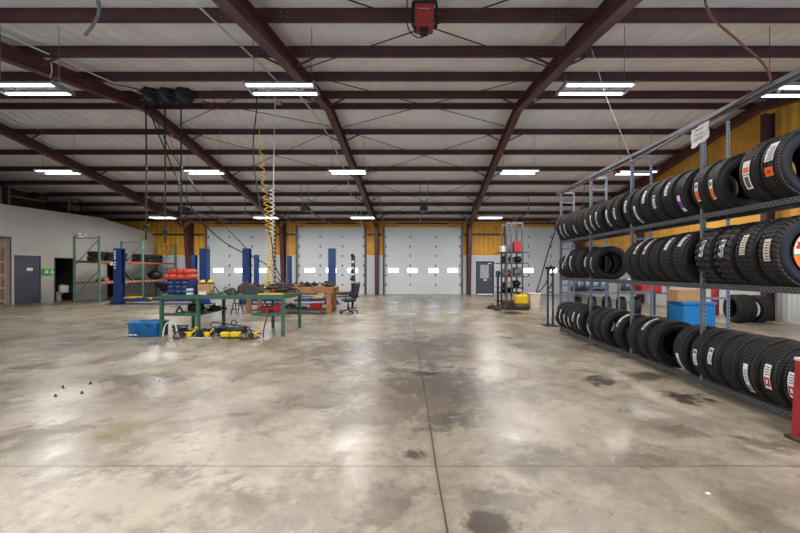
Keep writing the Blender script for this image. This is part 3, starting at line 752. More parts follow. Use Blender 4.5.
row('middle', 1.345, [
    (9.22, .30, .21, 'rib', W_, 0, 1), (8.98, .30, .21, 'rib', W_, .1, 2), (8.72, .355, .22, 'rib', LW, .35, 1), (8.44, .36, .22, 'rib', LW, .0, 2), (8.12, .355, .22, 'rib', None, 0, 2), (7.79, .34, .22, 'rib', W_, .1, 4), (7.50, .34, .22, 'rib', LW, -.1, 10),
    (6.36, .35, .22, 'rib', None, 0, 1), (6.12, .36, .225, 'rib', LW, .75, 2), (5.88, .36, .225, 'rib', LW, .7, 2), (5.64, .365, .23, 'rib', None, 0, 2), (5.36, .37, .23, 'allterrain', W_, .6, 2), (5.09, .37, .23, 'allterrain', W_, .7, 1),
    (4.67, .375, .24, 'mud', W_, .25, 2), (4.38, .375, .245, 'mud', W_, .2, 1), (4.09, .38, .24, 'allterrain', CR, .25, 2), (3.82, .38, .24, 'allterrain', CR, .05, 1)])
row('bottom', .095, [
    (9.28, .345, .215, 'rib', W_, .2, 2), (9.04, .345, .215, 'rib', LW, .05, 2), (8.78, .35, .22, 'rib', LW, -.25, 1), (8.50, .35, .22, 'rib', W_, -.2, 2), (8.22, .355, .22, 'allterrain', W_, .2, 2), (7.93, .355, .22, 'rib', LW, 0, 2),
    (7.63, .355, .23, 'allterrain', W_, -.3, 2), (7.34, .355, .23, 'allterrain', None, 0, 2), (7.05, .355, .23, 'allterrain', None, 0, 8),
    (6.50, .345, .22, 'rib', LW, .8, 2), (6.22, .345, .22, 'rib', None, 0, 3), (5.95, .345, .22, 'rib', LW, .95, 2), (5.66, .35, .22, 'rib', None, 0, 6),
    (5.10, .355, .225, 'rib', LW, -.55, 4), (4.79, .355, .225, 'rib', W_, -.05, 4), (4.55, .355, .225, 'rib', W_, .15, 4), (4.30, .355, .225, 'rib', None, 0, 3), (4.07, .36, .23, 'rib', LW, -.25, 3), (3.84, .36, .23, 'rib', RW, .0, 3), (3.59, .36, .23, 'rib', RW, -.05, 3)])
# painted wheel disc inside the last middle tire
t = thing('wheel_insert', 'round orange and white paper disc in the nearest middle-level tire', 'sign', (4.05, 3.72, 1.695))
m = MB(); m.cyl((0, 0, 0), (0, .004, 0), .226, 28); m.build('disc', M_orng, t)
m = MB()
for k in range(22):
    zz = -.02 + .011 * k; hw = math.sqrt(.222 ** 2 - max(abs(zz), abs(zz + .011)) ** 2) if abs(zz + .011) < .222 else .02; m.box(-hw, -.004, zz, hw, -.001, zz + .011)
m.build('upper_band', M_paper, t)
m = MB(); m.box(-.205, -.008, .03, -.17, -.0045, .06); m.box(-.19, -.008, .06, -.165, -.0045, .1); m.box(-.15, -.008, .03, -.09, -.0045, .08); m.box(-.07, -.008, .03, -.02, -.0045, .09); m.box(.0, -.008, .02, .06, -.0045, .08); m.build('lettering', M_redp, t)
m = MB(); m.box(-.215, -.004, -.035, .215, -.001, -.021); m.build('stripe', M_bright, t)

# tire rack
t = thing('tire_rack', 'long three-level perforated steel rack filled with tires', 'rack', (0, 0, 0))
YS = list(POSTS); ZT = 3.46
def upright(x, y, z1, face):
    m = MB(); m.box(x - .022, y - .003, 0, x + .022, y + .003, z1); m.box(x + face * .022 - .003, y - .0, 0, x + face * .022 + .003, y + .04, z1)
    m.mat(1); z = .06
    while z < z1 - .03:
        m.box(x - .007, y - .005, z, x + .007, y - .0031, z + .022)
        z += .05
    return m.build('upright', [M_galv, M_slot], t)
for y in YS:
    for x, f in ((3.895, -1), (4.205, 1)): upright(x, y, ZT, f)
    for z in (.3, 1.15, 2.05, 3.2)[:4 if y > 5.5 else 3]:
        m = MB(); m.bar((3.917, y, z), (4.183, y, z), .02, .03); m.build('spacer', M_galv, t)
for (z, hh) in ((.055, .07), (1.31, .065), (2.215, .06)):
    for a, b in zip(YS, YS[1:]):
        for x, f in ((3.868, -1), (4.232, 1)):
            m = MB(); m.box(x - .003, b + .002, z - hh / 2, x + .003, a - .002, z + hh / 2); m.box(min(x, x - f * .04), b + .045, z + hh / 2 - .004, max(x, x - f * .04), a - .004, z + hh / 2)
            m.mat(1); y = b + .03
            while y < a - .03:
                m.box(x + f * .0031 - .001, y, z - .02, x + f * .0031 + .001, y + .02, z - .006); m.box(x + f * .0031 - .001, y + .025, z + .006, x + f * .0031 + .001, y + .045, z + .02); y += .05
            m.build('shelf_rail', [M_rail, M_slot], t)
m = MB(); m.bar((3.90, 1.6, ZT + .02), (3.90, 9.7, ZT + .02), .045, .05)
m.bar((3.93, 1.6, ZT - .02), (3.93, 9.7, ZT - .02), .012, .03)
m.build('top_rail', M_galv, t)
for y in YS[:3]:
    m = MB(); m.bar((3.917, y - .03, ZT - .02), (4.183, y - .03, ZT - .02), .02, .05); m.build('top_spacer', M_galv, t)
# sheet of paper on the rack
m = MB(); g = [[m._v(Vector((3.86 + .008 * math.sin(j * 2.1), 4.95 + .30 * i / 4 - .15, 3.21 + .25 * j / 4 - .02 * (i % 2) - i * .015))) for i in range(5)] for j in range(5)]
for a, b in zip(g, g[1:]):
    for i in range(4): m._f([a[i], a[i + 1], b[i + 1], b[i]])
for rr in range(3): m.mat(1).box(3.845, 4.88, 3.235 + .06 * rr, 3.849, 5.02, 3.242 + .06 * rr)
bm_ = m.build('paper_notice', [M_paper, M_print]); tag(bm_, 'crumpled white paper notice on rack upright below top rail', 'paper')
# white cord and red air hose
m = MB(); m.tube([P(592, 50, 6.8), P(606, 96, 6.7), P(621, 133, 6.6), (3.87, 6.52, 3.5)], .006); tag(m.build('pale_rope', M_pvc), 'pale rope dropping from the roof to the tire rack top rail', 'rope')
m = MB(); m.tube([(2.75, 3.6, 4.9), P(706, 5, 3.85), P(735, 38, 3.9), P(762, 62, 3.95), P(771, 80, 3.96), (3.86, 4.1, 3.5), (3.85, 4.6, 3.44), (3.83, 5.3, 3.40), (3.85, 6.2, 3.36), (3.84, 7.6, 3.38), (3.86, 9.0, 3.40)], .011, 8)
tag(m.build('air_hose', M_hosered), 'red-brown air hose looping down from the roof onto the tire rack', 'hose')
# black stand with coiled hose at the rack end
t = thing('hose_stand', 'tall black twin-post stand beyond the far end of the tire rack', 'stand', (3.97, 10.35, 0))
for x in (-.06, .08):
    m = MB(); m.box(x - .02, -.02, .02, x + .02, .02, 1.6); m.build('post', M_blacks, t)
m = MB(); m.box(-.16, -.2, 0, .18, .2, .02); m.build('base', M_blacks, t)
m = MB(); m.bar((-.06, 0, .92), (.08, 0, .92), .03, .03); m.bar((-.12, 0, 1.58), (.14, 0, 1.58), .05, .08); m.build('crossbar', M_blacks, t)
m = MB(); m.tube([(3.83, 9.55, 2.6), (3.78, 9.9, 2.1), (3.72, 10.25, 1.45), (3.62, 10.3, 1.05), (3.58, 10.3, .92), (3.7, 10.3, .98), (3.86, 10.31, 1.2), (3.93, 10.31, 1.5), (4.0, 10.31, 1.64), (4.03, 10.31, 1.3), (3.94, 10.3, 1.02), (3.88, 10.3, 1.25), (3.96, 10.3, 1.58)], .016, 8)
tag(m.build('air_hose', M_black), 'black air hose looped over the twin-post stand', 'hose')
# red steel pedestal at the picture edge
t = thing('steel_pedestal', 'red steel pedestal on the floor at the near end of the tire rack', 'pedestal', (3.61, 3.31, 0))
m = MB(); m.hexa([(-.12, -.11, .03), (.1, -.11, .03), (.1, .11, .03), (-.12, .11, .03), (-.09, -.1, .7), (.08, -.1, .7), (.08, .1, .7), (-.09, .1, .7)]); m.build('body', M_red, t)
m = MB(); m.box(-.17, -.14, 0, .14, .125, .03); m.build('base_plate', M_rust, t)
m = MB(); m.bbox(0, 0, .7155, .2, .22, .03, .008); m.build('top_plate', M_cream, t)

# ------------------------------------------------------------------ behind the tire rack
t = thing('steel_shelf', 'grey steel shelf behind the tire rack carrying wheels and a red case', 'shelf', (6.05, 11.0, 0))
for x in (-1.4, 0, 1.4):
    for y in (-.3, .3):
        m = MB(); m.box(x - .025, y - .025, 0, x + .025, y + .025, 1.55); m.build('post', M_galv, t)
for z in (.18, .88):
    m = MB(); m.box(-1.42, -.33, z - .035, 1.42, .33, z); m.build('shelf_board', M_galv, t)
def rim():
    t = thing('alloy_wheel', None, 'wheel', (0, 0, 0), 0, 'bare wheels on the steel shelf')
    m = MB(); m.lathe([(.215, -.09), (.2, -.085), (.185, -.06), (.18, 0), (.185, .07), (.2, .085), (.215, .09), (.205, .095), (.175, .08), (.17, 0), (.175, -.07), (.205, -.095)], 28, 'Y', (0, 0, .215), closed=True); m.build('barrel', M_alloy, t)
    m = MB(); c = Vector((0, -.05, .215)); m.cyl(c + Vector((0, -.01, 0)), c + Vector((0, .02, 0)), .05, 14)
    for i in range(5):
        a = 2 * PI * i / 5 + .3; d = Vector((math.cos(a), 0, math.sin(a))); m.bar(c + d * .03, c + d * .18, .05, .02, (0, 1, 0))
    m.build('spokes', M_alloy, t); return t
r0 = rim(); 
for i in range(7):
    c = r0 if i == 0 else copy_tree(r0); c.location = ((4.9 + .22 * i) if i < 5 else (6.26 + .225 * (i - 5)), 10.95, .882); c.rotation_euler = (0, 0, R(62))
    c['label'] = 'bare silver wheel on the shelf behind the rack, %s from the far post' % ORD[i]
tag(MB().bbox(0, 0, .12, .58, .4, .24, .03).build('tool_case', M_redp, None, (7.0, 10.9, .881)), 'red case on the steel shelf behind the tire rack', 'case')
for i in range(5):
    tire((5.0 + .42 * i, 10.95, .185), (0, 0, R(70)), .29, .2, 'rib', None, 0, 'small tire on lower board of the grey steel shelf, %s from the far post' % ORD[i], 'tires under the wheels on the steel shelf')
t = thing('blue_chest', 'bright blue storage chest on the floor behind the tire rack', 'chest', (7.65, 10.1, 0))
m = MB(); m.bbox(0, 0, .31, .84, .6, .6, .03); m.build('body', M_bin, t)
m = MB(); m.bbox(0, 0, .65, .88, .64, .08, .02); m.build('lid', M_bin, t)
t = thing('cardboard_box', 'brown cardboard box on top of the bright blue chest', 'box', (7.45, 10.1, .692))
m = MB(); m.bbox(0, 0, .16, .62, .4, .32, .008); m.build('carton', M_card, t)
m = MB(); m.box(-.3, -.03, .3202, .3, .03, .322); m.build('tape', M_cream, t)
t = thing('gas_cylinder', 'slim red gas cylinder standing near the right wall', 'cylinder', (10.5, 12.8, 0))
m = MB(); m.lathe([(.1, 0), (.11, .03), (.11, .95), (.09, 1.05), (.04, 1.12), (.03, 1.15)], 18); m.build('body', M_red, t)
m = MB(); m.cyl((0, 0, 1.15), (0, 0, 1.23), .02); m.cyl((-.05, 0, 1.2), (.05, 0, 1.2), .015); m.build('valve', M_chrome, t)
for i, (x, y, Rr, kd, yaw) in enumerate(((9.62, 11.0, .41, 'rib', 28), (9.92, 11.1, .41, 'rib', 34), (10.22, 11.0, .40, 'mud', 40))):
    tire((x, y, 0.0), (0, 0, R(yaw + 50)), Rr, .26, kd, None, 0, 'large black tire standing by the right wall, %s of three from the chest' % ORD[i], 'large tires by the right wall')
for i in range(2):
    tire((10.72, 10.05 , .14 + .285 * i), (R(90), 0, 0), .38, .27, 'rib', None, 0, 'black tire lying flat by the right wall, %s of two' % ('lower', 'upper')[i], 'flat stacked tires by the right wall')

# ------------------------------------------------------------------ pallet rack along the block wall
t = thing('pallet_rack', 'green pallet rack with orange beams along the painted block wall', 'rack', (0, 0, 0))
RX0, RX1 = -15.6, -14.43; RY = (17.84, 20.8, 23.7)
for y in RY:
    for x in (RX0, RX1):
        m = MB(); m.box(x - .04, y - .035, .01, x + .04, y + .035, 3.14); m.box(x - .08, y - .06, 0, x + .08, y + .06, .01); m.build('upright', M_rackg, t)
    m = MB()
    for z in (.25, 3.05): m.bar((RX0, y, z), (RX1, y, z), .03, .04)
    for a, b, c, d in ((RX0, .3, RX1, 1.55), (RX0, 1.75, RX1, 3.0)): m.bar((a, y, b), (c, y, d), .03, .035)
    m.build('brace', M_rackg, t)
for a, b in zip(RY, RY[1:]):
    for z in (.93, 1.93):
        for x in (RX0 + .0, RX1 - .0):
            m = MB(); m.box(x - .02, a + .04, z - .05, x + .02, b - .04, z + .05)
            if z < 1:
                m.mat(1)
                for k in range(9): m.box(x + .021, a + .2 + k * .29, z - .025, x + .023, a + .32 + k * .29, z + .025)
            m.build('beam', [M_orange, M_offw], t)
        m = MB(); m.box(RX0 + .022, a + .05, z + .03, RX1 - .022, b - .05, z + .048); m.build('deck', M_woodd if z > 1 else M_wood, t)
def flat_tires(ys, lv, bay):
    for i, y in enumerate(ys):
        for k in range(2):
            Rr = .33 + .02 * ((i + k) % 2)
            tire((-15.02 + .06 * math.sin(i * 2 + k), y, lv + .048 + .115 + .232 * k), (R(90), 0, 0), Rr, .22, ('rib', 'allterrain')[(i + k) % 2], None, 0,
                 'black tire lying flat, %s of pile, %s pile in the %s pallet rack bay' % (('bottom', 'top')[k], ORD[i], bay), 'tires lying flat on the pallet rack')
# flat tire: origin is the tread contact, so shift to centre the disc
n0 = set(o.name for o in COL.objects)
flat_tires((18.35 , 19.15, 19.95), 1.93, 'near'); flat_tires((21.3, 22.1, 22.9), 1.93, 'far')
for o in COL.objects:
    if o.name not in n0 and o.parent is None: o.location.y += o.scale[0] * .35 * 1.0
for o in COL.objects:
    if o.get('group') == 'flat stacked tires by the right wall': o.location.y += .0
def at_box(name, loc, sx, sy, sz, mt, label, cat, b=.02, extra=None, rz=0):
    m = MB(); m.bbox(0, 0, sz / 2, sx, sy, sz, b)
    if extra: m.mat(1); extra(m)
    o = m.build(name, mt); o.location = loc; o.rotation_euler = (0, 0, rz); return tag(o, label, cat)
# lower shelf contents
DZ = .979
t = thing('duffel_bag', 'black duffel bag on the lower far deck of the green pallet rack', 'bag', (-14.75, 22.3, DZ))
m = MB(); m.ball((0, 0, .27), .42, .3, .27, 16, 10); m.build('body', M_black, t)
m = MB(); m.torus((0, 0, .48), .16, .02, 'Y', 16, 6, 0, PI); m.build('handle', M_blacks, t)
t = thing('folding_stand', 'dark A-frame stand on the lower near deck of pallet rack', 'stand', (-14.9, 20.0, DZ))
for s_ in (-1, 1):
    m = MB(); m.bar((s_ * .02, 0, .45), (s_ * .42, 0, .03), .06, .06); m.build('leg', M_blacks, t)
m = MB(); m.bar((-.28, 0, .16), (.28, 0, .16), .03, .04); m.build('crossbar', M_blacks, t)
at_box('parts_box', (-15.1, 18.9, DZ), .4, .3, .16, [M_card], 'low cardboard parts box on the lower near deck of pallet rack', 'box')
at_box('parts_crate', (-14.85, 18.4, DZ), .3, .25, .1, [M_blacks], 'flat black crate at the near end of the lower pallet rack deck', 'crate')
at_box('green_case', (-15.0, 21.4, DZ), .5, .4, .14, [M_green], 'low dark green case on the lower far deck of pallet rack', 'case')
# funnel shaped hopper on legs in front of the rack
t = thing('hopper_stand', 'black funnel-shaped hopper on legs beside the pallet rack', 'hopper', (-13.75, 21.6, 0))
m = MB(); m.lathe([(.1, .3), (.16, .38), (.5, .78), (.52, .8), (.49, .8), (.14, .4)], 20, cap=True); m.build('hopper', M_blacks, t)
for i in range(3):
    a = 2 * PI * i / 3; m = MB(); m.bar((.2 * math.cos(a), .2 * math.sin(a), .45), (.36 * math.cos(a), .36 * math.sin(a), .0), .03, .03); m.build('leg', M_blacks, t)

# ------------------------------------------------------------------ two-post lifts
def lift(xl, xr, Y, H, w_, mt, nm, arms=True):
    t = thing('vehicle_lift', nm, 'lift', ((xl + xr) / 2, Y, 0))
    hx = (xr - xl) / 2
    for s_ in (-1, 1):
        x = s_ * hx
        m = MB(); m.box(x - w_ / 2, -.14, .02, x + w_ / 2, -.12, H); m.box(x - w_ / 2, .12, .02, x + w_ / 2, .14, H)
        m.box(x + s_ * (w_ / 2 - .02) - .01, -.12, .02, x + s_ * (w_ / 2 - .02) + .01, .12, H); m.box(x - w_ / 2, -.14, H, x + w_ / 2, .14, H + .02); m.build('column', mt, t)
        m = MB(); m.box(x - w_ / 2 + .03, -.1, .3 + .1, x + w_ / 2 - .05, .1, .95); m.build('carriage', M_blacks, t)
        m = MB(); m.box(x - .38, -.28, 0, x + .38, .28, .02)
        for q in (-1, 1):
            m.hexa([(x + q * w_ / 2, -.13, .02), (x + q * (w_ / 2 + .2), -.13, .02), (x + q * (w_ / 2 + .2), -.12, .02), (x + q * w_ / 2, -.12, .02), (x + q * w_ / 2, -.13, .4), (x + q * (w_ / 2 + .01), -.13, .4), (x + q * (w_ / 2 + .01), -.12, .4), (x + q * w_ / 2, -.12, .4)])
        m.build('base_plate', mt, t)
        if not arms: continue
        for q in (-1, 1):
            ax, ay = x - s_ * (w_ / 2 + .02), q * .16; bx, by = x - s_ * 1.62, q * (.25 if q > 0 else .3)
            m = MB(); m.bar((ax, ay, .22), (ax - s_ * .85, (ay + by) / 2, .2), .14, .14); m.bar((ax - s_ * .8, (ay + by) / 2, .2), (bx, by, .18), .1, .1); m.build('arm', mt, t)
            m = MB(); m.cb(ax - s_ * .45, (2 * ay + by) / 3 - .0, .305, .42, .16, .06); m.mat(0).cyl((bx, by, .23), (bx, by, .31), .07, 14); m.build('arm_pad', M_yellow, t)
    m = MB(); m.box(-hx + w_ / 2 + .1, -.22, 0, hx - w_ / 2 - .1, .22, .025); m.build('floor_cover', mt, t)
    return t
LA = lift(-12.92, -9.06, 17.1, 2.49, .34, M_blue, 'blue two-post vehicle lift nearest the pallet rack')
LB = lift(-7.15, -3.3, 17.1, 2.49, .3, M_blue, 'blue two-post vehicle lift behind the wooden workbench')
lift(-12.2, -8.6, 21.9, 2.4, .2, M_blue, 'dark blue two-post lift in front of the first overhead door')
lift(-6.7, -3.0, 21.9, 2.35, .2, M_blued, 'dark two-post lift in front of the second overhead door')
m = MB()
for i, (z, h) in enumerate(((2.36, .05), (2.28, .05), (2.2, .06), (2.11, .05), (2.02, .06), (1.84, .07), (1.72, .07), (1.60, .05))): m.box(-12.92 - .17 + .04, 16.953, z, -12.92 - .17 + .11, 16.9595, z + h)
o = m.build('lettering', M_white, LA); o.matrix_parent_inverse = LA.matrix_world.inverted(); o.location = (10.99, -17.1, 0)
m = MB(); m.box(-.08, -.1, 0, .08, .1, .12); o = m.build('control_box', M_white, LA); o.location = (-1.93 - .27, 0, 1.75)

# ------------------------------------------------------------------ green steel workbench
BZ = .95
t = thing('steel_workbench', 'long green steel workbench with two lower trays, nearest the camera', 'workbench', (0, 0, 0))
m = MB(); m.box(-5.62, 8.6, BZ - .012, -2.74, 10.05, BZ); m.build('top', M_green, t)
m = MB(); m.box(-5.62, 8.6, BZ - .09, -2.74, 8.64, BZ - .013); m.box(-5.62, 10.01, BZ - .09, -2.74, 10.05, BZ - .013); m.box(-5.62, 8.64, BZ - .09, -5.58, 10.01, BZ - .013); m.box(-2.78, 8.64, BZ - .09, -2.74, 10.01, BZ - .013); m.build('apron', M_green, t)
for (x, y) in ((-5.58, 8.67), (-4.74, 8.67), (-2.80, 8.67), (-5.58, 9.97), (-4.78, 9.97), (-3.48, 9.97), (-2.68 - .1, 9.97)):
    m = MB(); m.box(x - .035, y - .03, 0, x + .035, y + .03, BZ - .092); m.build('leg', M_green, t)
for (a, b) in ((-5.54, -4.70), (-3.52, -2.84)):
    m = MB(); m.box(a, 8.70, .485, b, 9.94, .5); m.box(a, 8.66, .47, b, 8.70, .54); m.box(a, 9.94, .47, b, 9.97, .54); m.build('lower_tray', M_green, t)
def BX(px, Y=9.1): return PXX(px, Y)
# cabinet of small drawers
t = thing('drawer_cabinet', 'blue small-parts drawer cabinet on the end of the green bench', 'cabinet', (-5.27, 8.95, BZ), R(-12))
m = MB(); m.box(-.3, -.12, 0, .3, .16, .02); m.box(-.3, -.12, .33, .3, .16, .35); m.box(-.3, -.12, .02, -.285, .16, .33); m.box(.285, -.12, .02, .3, .16, .33); m.box(-.285, .145, .02, .285, .16, .33); m.build('case', M_blued, t)
for i in range(3):
    for j in range(3):
        m = MB(); x = -.19 + .19 * i; z = .075 + .1 * j; m.box(x - .088, -.135, z - .045, x + .088, .1, z + .045); d = m.build('drawer', M_blued, t)
        m = MB(); m.box(x - .04, -.15, z + .0, x + .04, -.136, z + .02); m.build('handle', M_grey, d)
for i, (w_, z, r_) in enumerate(((.70, .35, 6), (.60, .475, -4))):
    m = MB(); m.bbox(0, 0, .06, w_, .34, .12, .045); m.mat(1)
    for x in (-.18, .02, .2): m.box(x - .012, -.175, .01, x + .012, .175, .123)
    o = m.build('padded_case', [M_ored, M_red]); o.location = (-5.33 + .04 * i, 9.0, BZ + z + .003); o.rotation_euler = (0, 0, R(-12 + r_)); tag(o, ('longer lower' if i == 0 else 'shorter upper') + ' red-orange padded case stacked on the blue drawer cabinet', 'case')
# box with yellow caps
at_box('cardboard_box', (-4.76, 9.05, BZ + .002), .28, .26, .24, [M_card, M_cream], 'tan cardboard box on green bench beside blue drawer cabinet', 'box', .008, lambda m: m.box(-.141, -.02, .1, .141, .02, .2415))
for i, (x, y) in enumerate(((-4.83, 9.02), (-4.68, 9.1))):
    m = MB(); m.ball((0, 0, .045), .068, .068, .055, 14, 8); m.mat(1).cyl((0, 0, 0), (0, 0, .03), .078, 14); o = m.build('plastic_dome', [M_yellow, M_black]); o.location = (x, y, BZ + .244); tag(o, 'yellow dome cap on the tan box, the one %s the drawer cabinet' % ('nearer' if i == 0 else 'farther from'), 'dome')
def hub(m, s_=1):
    m.lathe([(.0, 0), (.10 * s_, 0), (.10 * s_, .03), (.06 * s_, .04), (.05 * s_, .1 * s_), (.03 * s_, .14 * s_), (.0, .14 * s_)], 16, cap=False)
def gearp(m, s_=1):
    m.cyl((0, 0, 0), (0, 0, .05 * s_), .09 * s_, 18)
    for k in range(12):
        a = k * PI / 6; m.cb(.1 * s_ * math.cos(a), .1 * s_ * math.sin(a), .025 * s_, .03 * s_, .03 * s_, .05 * s_)
def bracket(m, s_=1):
    m.bar((-.12 * s_, 0, .01), (.12 * s_, 0, .01), .08, .02); m.bar((-.1 * s_, 0, .02), (-.02 * s_, 0, .16 * s_), .06, .02); m.bar((.06 * s_, 0, .02), (-.02 * s_, 0, .16 * s_), .05, .02)
def coupling(m, s_=1):
    m.cyl((-.13 * s_, 0, .045 * s_), (.13 * s_, 0, .045 * s_), .045 * s_, 14); m.cyl((-.05 * s_, 0, .045 * s_ + .01), (.03 * s_, 0, .045 * s_ + .01), .055 * s_, 14); m.cyl((0, 0, .08 * s_), (0, 0, .14 * s_), .02, 8)
def wedge(m, s_=1):
    m.hexa([(-.16, -.06, 0), (.16, -.06, 0), (.16, .06, 0), (-.16, .06, 0), (-.15, -.05, .13 * s_), (.06, -.05, .06 * s_), (.06, .05, .06 * s_), (-.15, .05, .13 * s_)])
FN = dict(hub=(hub, 'wheel_hub', 'hub'), gear=(gearp, 'gear_part', 'gear'), bracket=(bracket, 'metal_bracket', 'bracket'), coupling=(coupling, 'pipe_coupling', 'coupling'), wedge=(wedge, 'steel_wedge', 'wedge'))
def clutter(kind, loc, rz, mt, label, s_=1.0, group=None):
    fn, nm, cat = FN[kind]; m = MB(); fn(m, s_); o = m.build(nm, mt); o.location = loc; o.rotation_euler = (0, 0, R(rz)); return tag(o, label, cat, group)
b_ = BZ + .002
clutter('bracket', (-4.42, 8.85, b_), 20, M_iron, 'dark angled metal bracket on green bench right of the tan box', 1.2)
clutter('gear', (-4.15, 9.05, b_), 0, M_iron, 'toothed dark gear on the green bench among the brackets', 1.1)
clutter('coupling', (-4.32, 9.35, b_), 50, M_rust, 'rusty pipe coupling behind the dark gear on green bench')
clutter('hub', (-4.0, 8.8, b_), 0, M_iron, 'upright dark wheel hub on green bench left of the brown tray', 1.1)
clutter('bracket', (-4.1, 9.5, b_), 100, M_rust, 'rusty bracket at the back of green bench near the brown tray', 1.4)
clutter('hub', (-4.5, 9.5, b_), 0, M_grey, 'grey wheel hub at the back of the green bench', 1.2)
at_box('parts_box', (-4.98, 8.75, b_), .12, .1, .14, [M_offw, M_tub], 'small white and blue carton beside the blue drawer cabinet', 'box', .005, lambda m: m.box(-.0605, -.0505, .05, .0605, .0505, .1))
at_box('parts_box', (-4.7, 8.78, b_), .16, .1, .07, [M_cream, M_print], 'low cream carton in front of the tan box on green bench', 'box', .005)
t = thing('parts_tray', 'dark brown open tray of metal parts on the green bench', 'tray', (-3.66, 9.1, b_))
m = MB(); m.box(-.19, -.2, 0, .19, .2, .01)
for q in (-1, 1): m.box(min(q * .19, q * .18), -.2, .01, max(q * .19, q * .18), .2, .17); m.box(-.18, min(q * .2, q * .19), .01, .18, max(q * .2, q * .19), .17)
m.build('tray', M_iron, t)
clutter('wedge', (-3.72, 9.05, b_ + .172), 10, M_rust, 'brown steel wedge lying on top of the brown tray', 1.0)
clutter('coupling', (-3.6, 9.2, b_ + .012), 60, M_iron, 'dark pipe coupling inside the brown open tray', .9)
# long bars and slats
for i, (x0, y0, x1, y1, z, mt, lb) in enumerate((
        (-3.42, 8.80, -2.85, 8.86, .016, M_yellow, 'yellow flat bar along the front edge of the green bench'), (-3.4, 8.98, -2.6, 9.12, .016, M_woodd, 'dark wooden bar on the right half of green bench'),
        (-3.35, 9.32, -2.62, 9.1, .05, M_iron, 'dark steel pry bar lying across the wooden bars on green bench'), (-3.42, 9.55, -2.70, 9.45, .016, M_wood, 'pale wooden slat towards the back of the green bench'),
        (-3.3, 9.72, -2.8, 9.86, .016, M_rust, 'rusty flat bar at the back edge of the green bench'))):
    m = MB(); m.bar((x0, y0, z), (x1, y1, z), .05 if i != 2 else .03, .03 if i != 2 else .03); o = m.build('flat_bar' if i != 2 else 'pry_bar', mt); o.location = (0, 0, b_); tag(o, lb, 'bar')
clutter('hub', (-3.3, 9.2, b_ + .062), 0, M_rust, 'rusty hub resting on bars in the middle of green bench', .9)
clutter('gear', (-2.95, 9.3, b_ + .06), 0, M_iron, 'dark gear lying on bars near the right end of green bench', .9)
clutter('bracket', (-3.05, 9.65, b_ + .0), 30, M_iron, 'dark bracket between the slats at the back of green bench', 1.2)
t = thing('impact_tool', 'red-handled black impact tool on the green bench by yellow hose', 'tool', (-3.18, 9.02, b_ + .06))
m = MB(); m.cyl((-.12, 0, .09), (.1, 0, .09), .04, 12, .032); m.build('body', M_black, t)
m = MB(); m.bar((.02, 0, .07), (.06, -.02, -.0), .035, .05); m.build('handle', M_redp, t)
m = MB(); m.cyl((-.17, 0, .09), (-.12, 0, .09), .018, 10); m.build('chuck', M_chrome, t)
# lower tray contents
t = thing('machine_part', 'dark motor casting on left lower tray of the green bench', 'machine part', (-5.1, 9.3, .502))
m = MB(); m.cyl((-.2, 0, .1), (.12, 0, .1), .095, 16); m.build('housing', M_iron, t); m = MB(); m.cyl((.12, 0, .1), (.28, 0, .1), .03, 10); m.build('shaft', M_chrome, t); m = MB(); m.box(-.16, -.08, 0, .1, .08, .03); m.build('foot', M_rust, t)
clutter('coupling', (-4.9, 9.7, .502), 10, M_rust, 'rusty coupling at the back of left lower bench tray', 1.2)
clutter('bracket', (-5.35, 9.0, .502), 60, M_rust, 'brown bracket on the left lower tray near the bench leg', 1.0)
t = thing('toolbox', 'red toolbox on right lower tray of the green bench', 'toolbox', (-3.32, 9.25, .502))
m = MB(); m.bbox(0, 0, .07, .34, .2, .14, .015); m.build('case', M_redp, t); m = MB(); m.torus((0, 0, .14), .06, .01, 'Y', 12, 6, 0, PI); m.build('handle', M_black, t)
t = thing('cable_winder', 'round red cable winder on right lower tray of green bench', 'winder', (-3.02, 9.0, .502))
m = MB(); m.cyl((0, -.07, .11), (0, -.05, .11), .11, 20); m.cyl((0, .05, .11), (0, .07, .11), .11, 20); m.build('flange', M_redp, t); m = MB(); m.cyl((0, -.05, .11), (0, .05, .11), .07, 16); m.build('cable', M_black, t)
m = MB(); m.tube([(-3.12, 8.9, .56), (-3.14, 8.63, .6), (-3.13, 8.56, .45), (-3.18, 8.55, .25), (-3.21, 8.55, .06), (-3.18, 8.5, .02)], .016, 8); tag(m.build('hanging_cable', M_hosered), 'dark red cable hanging to the floor from the right lower bench tray', 'cable')

# blue tub
t = thing('plastic_tub', 'round-ended blue plastic tub on the floor beside green bench', 'tub', (-6.0, 8.85, 0))
m = MB(); N_ = 28
def oval(rx, ry, z): return [m._v((math.copysign(abs(math.cos(2 * PI * i / N_)) ** .55, math.cos(2 * PI * i / N_)) * rx, math.copysign(abs(math.sin(2 * PI * i / N_)) ** .55, math.sin(2 * PI * i / N_)) * ry, z)) for i in range(N_)]
rr_ = [oval(.34, .24, 0), oval(.37, .27, .01), oval(.375, .275, .29), oval(.39, .29, .30), oval(.39, .29, .33), oval(.365, .265, .33), oval(.355, .255, .03)]
for a, b in zip(rr_, rr_[1:]):
    for i in range(N_): m._f([a[i], a[(i + 1) % N_], b[(i + 1) % N_], b[i]], True)
m._f(rr_[0][::-1]); m._f(rr_[-1]); m.build('shell', M_tub, t)
m = MB()
for i in range(7): m.box(-.3 + i * .035, -.2765, .035, -.275 + i * .035, -.273, .05 + .012 * (i % 3))
m.build('lettering', M_white, t)

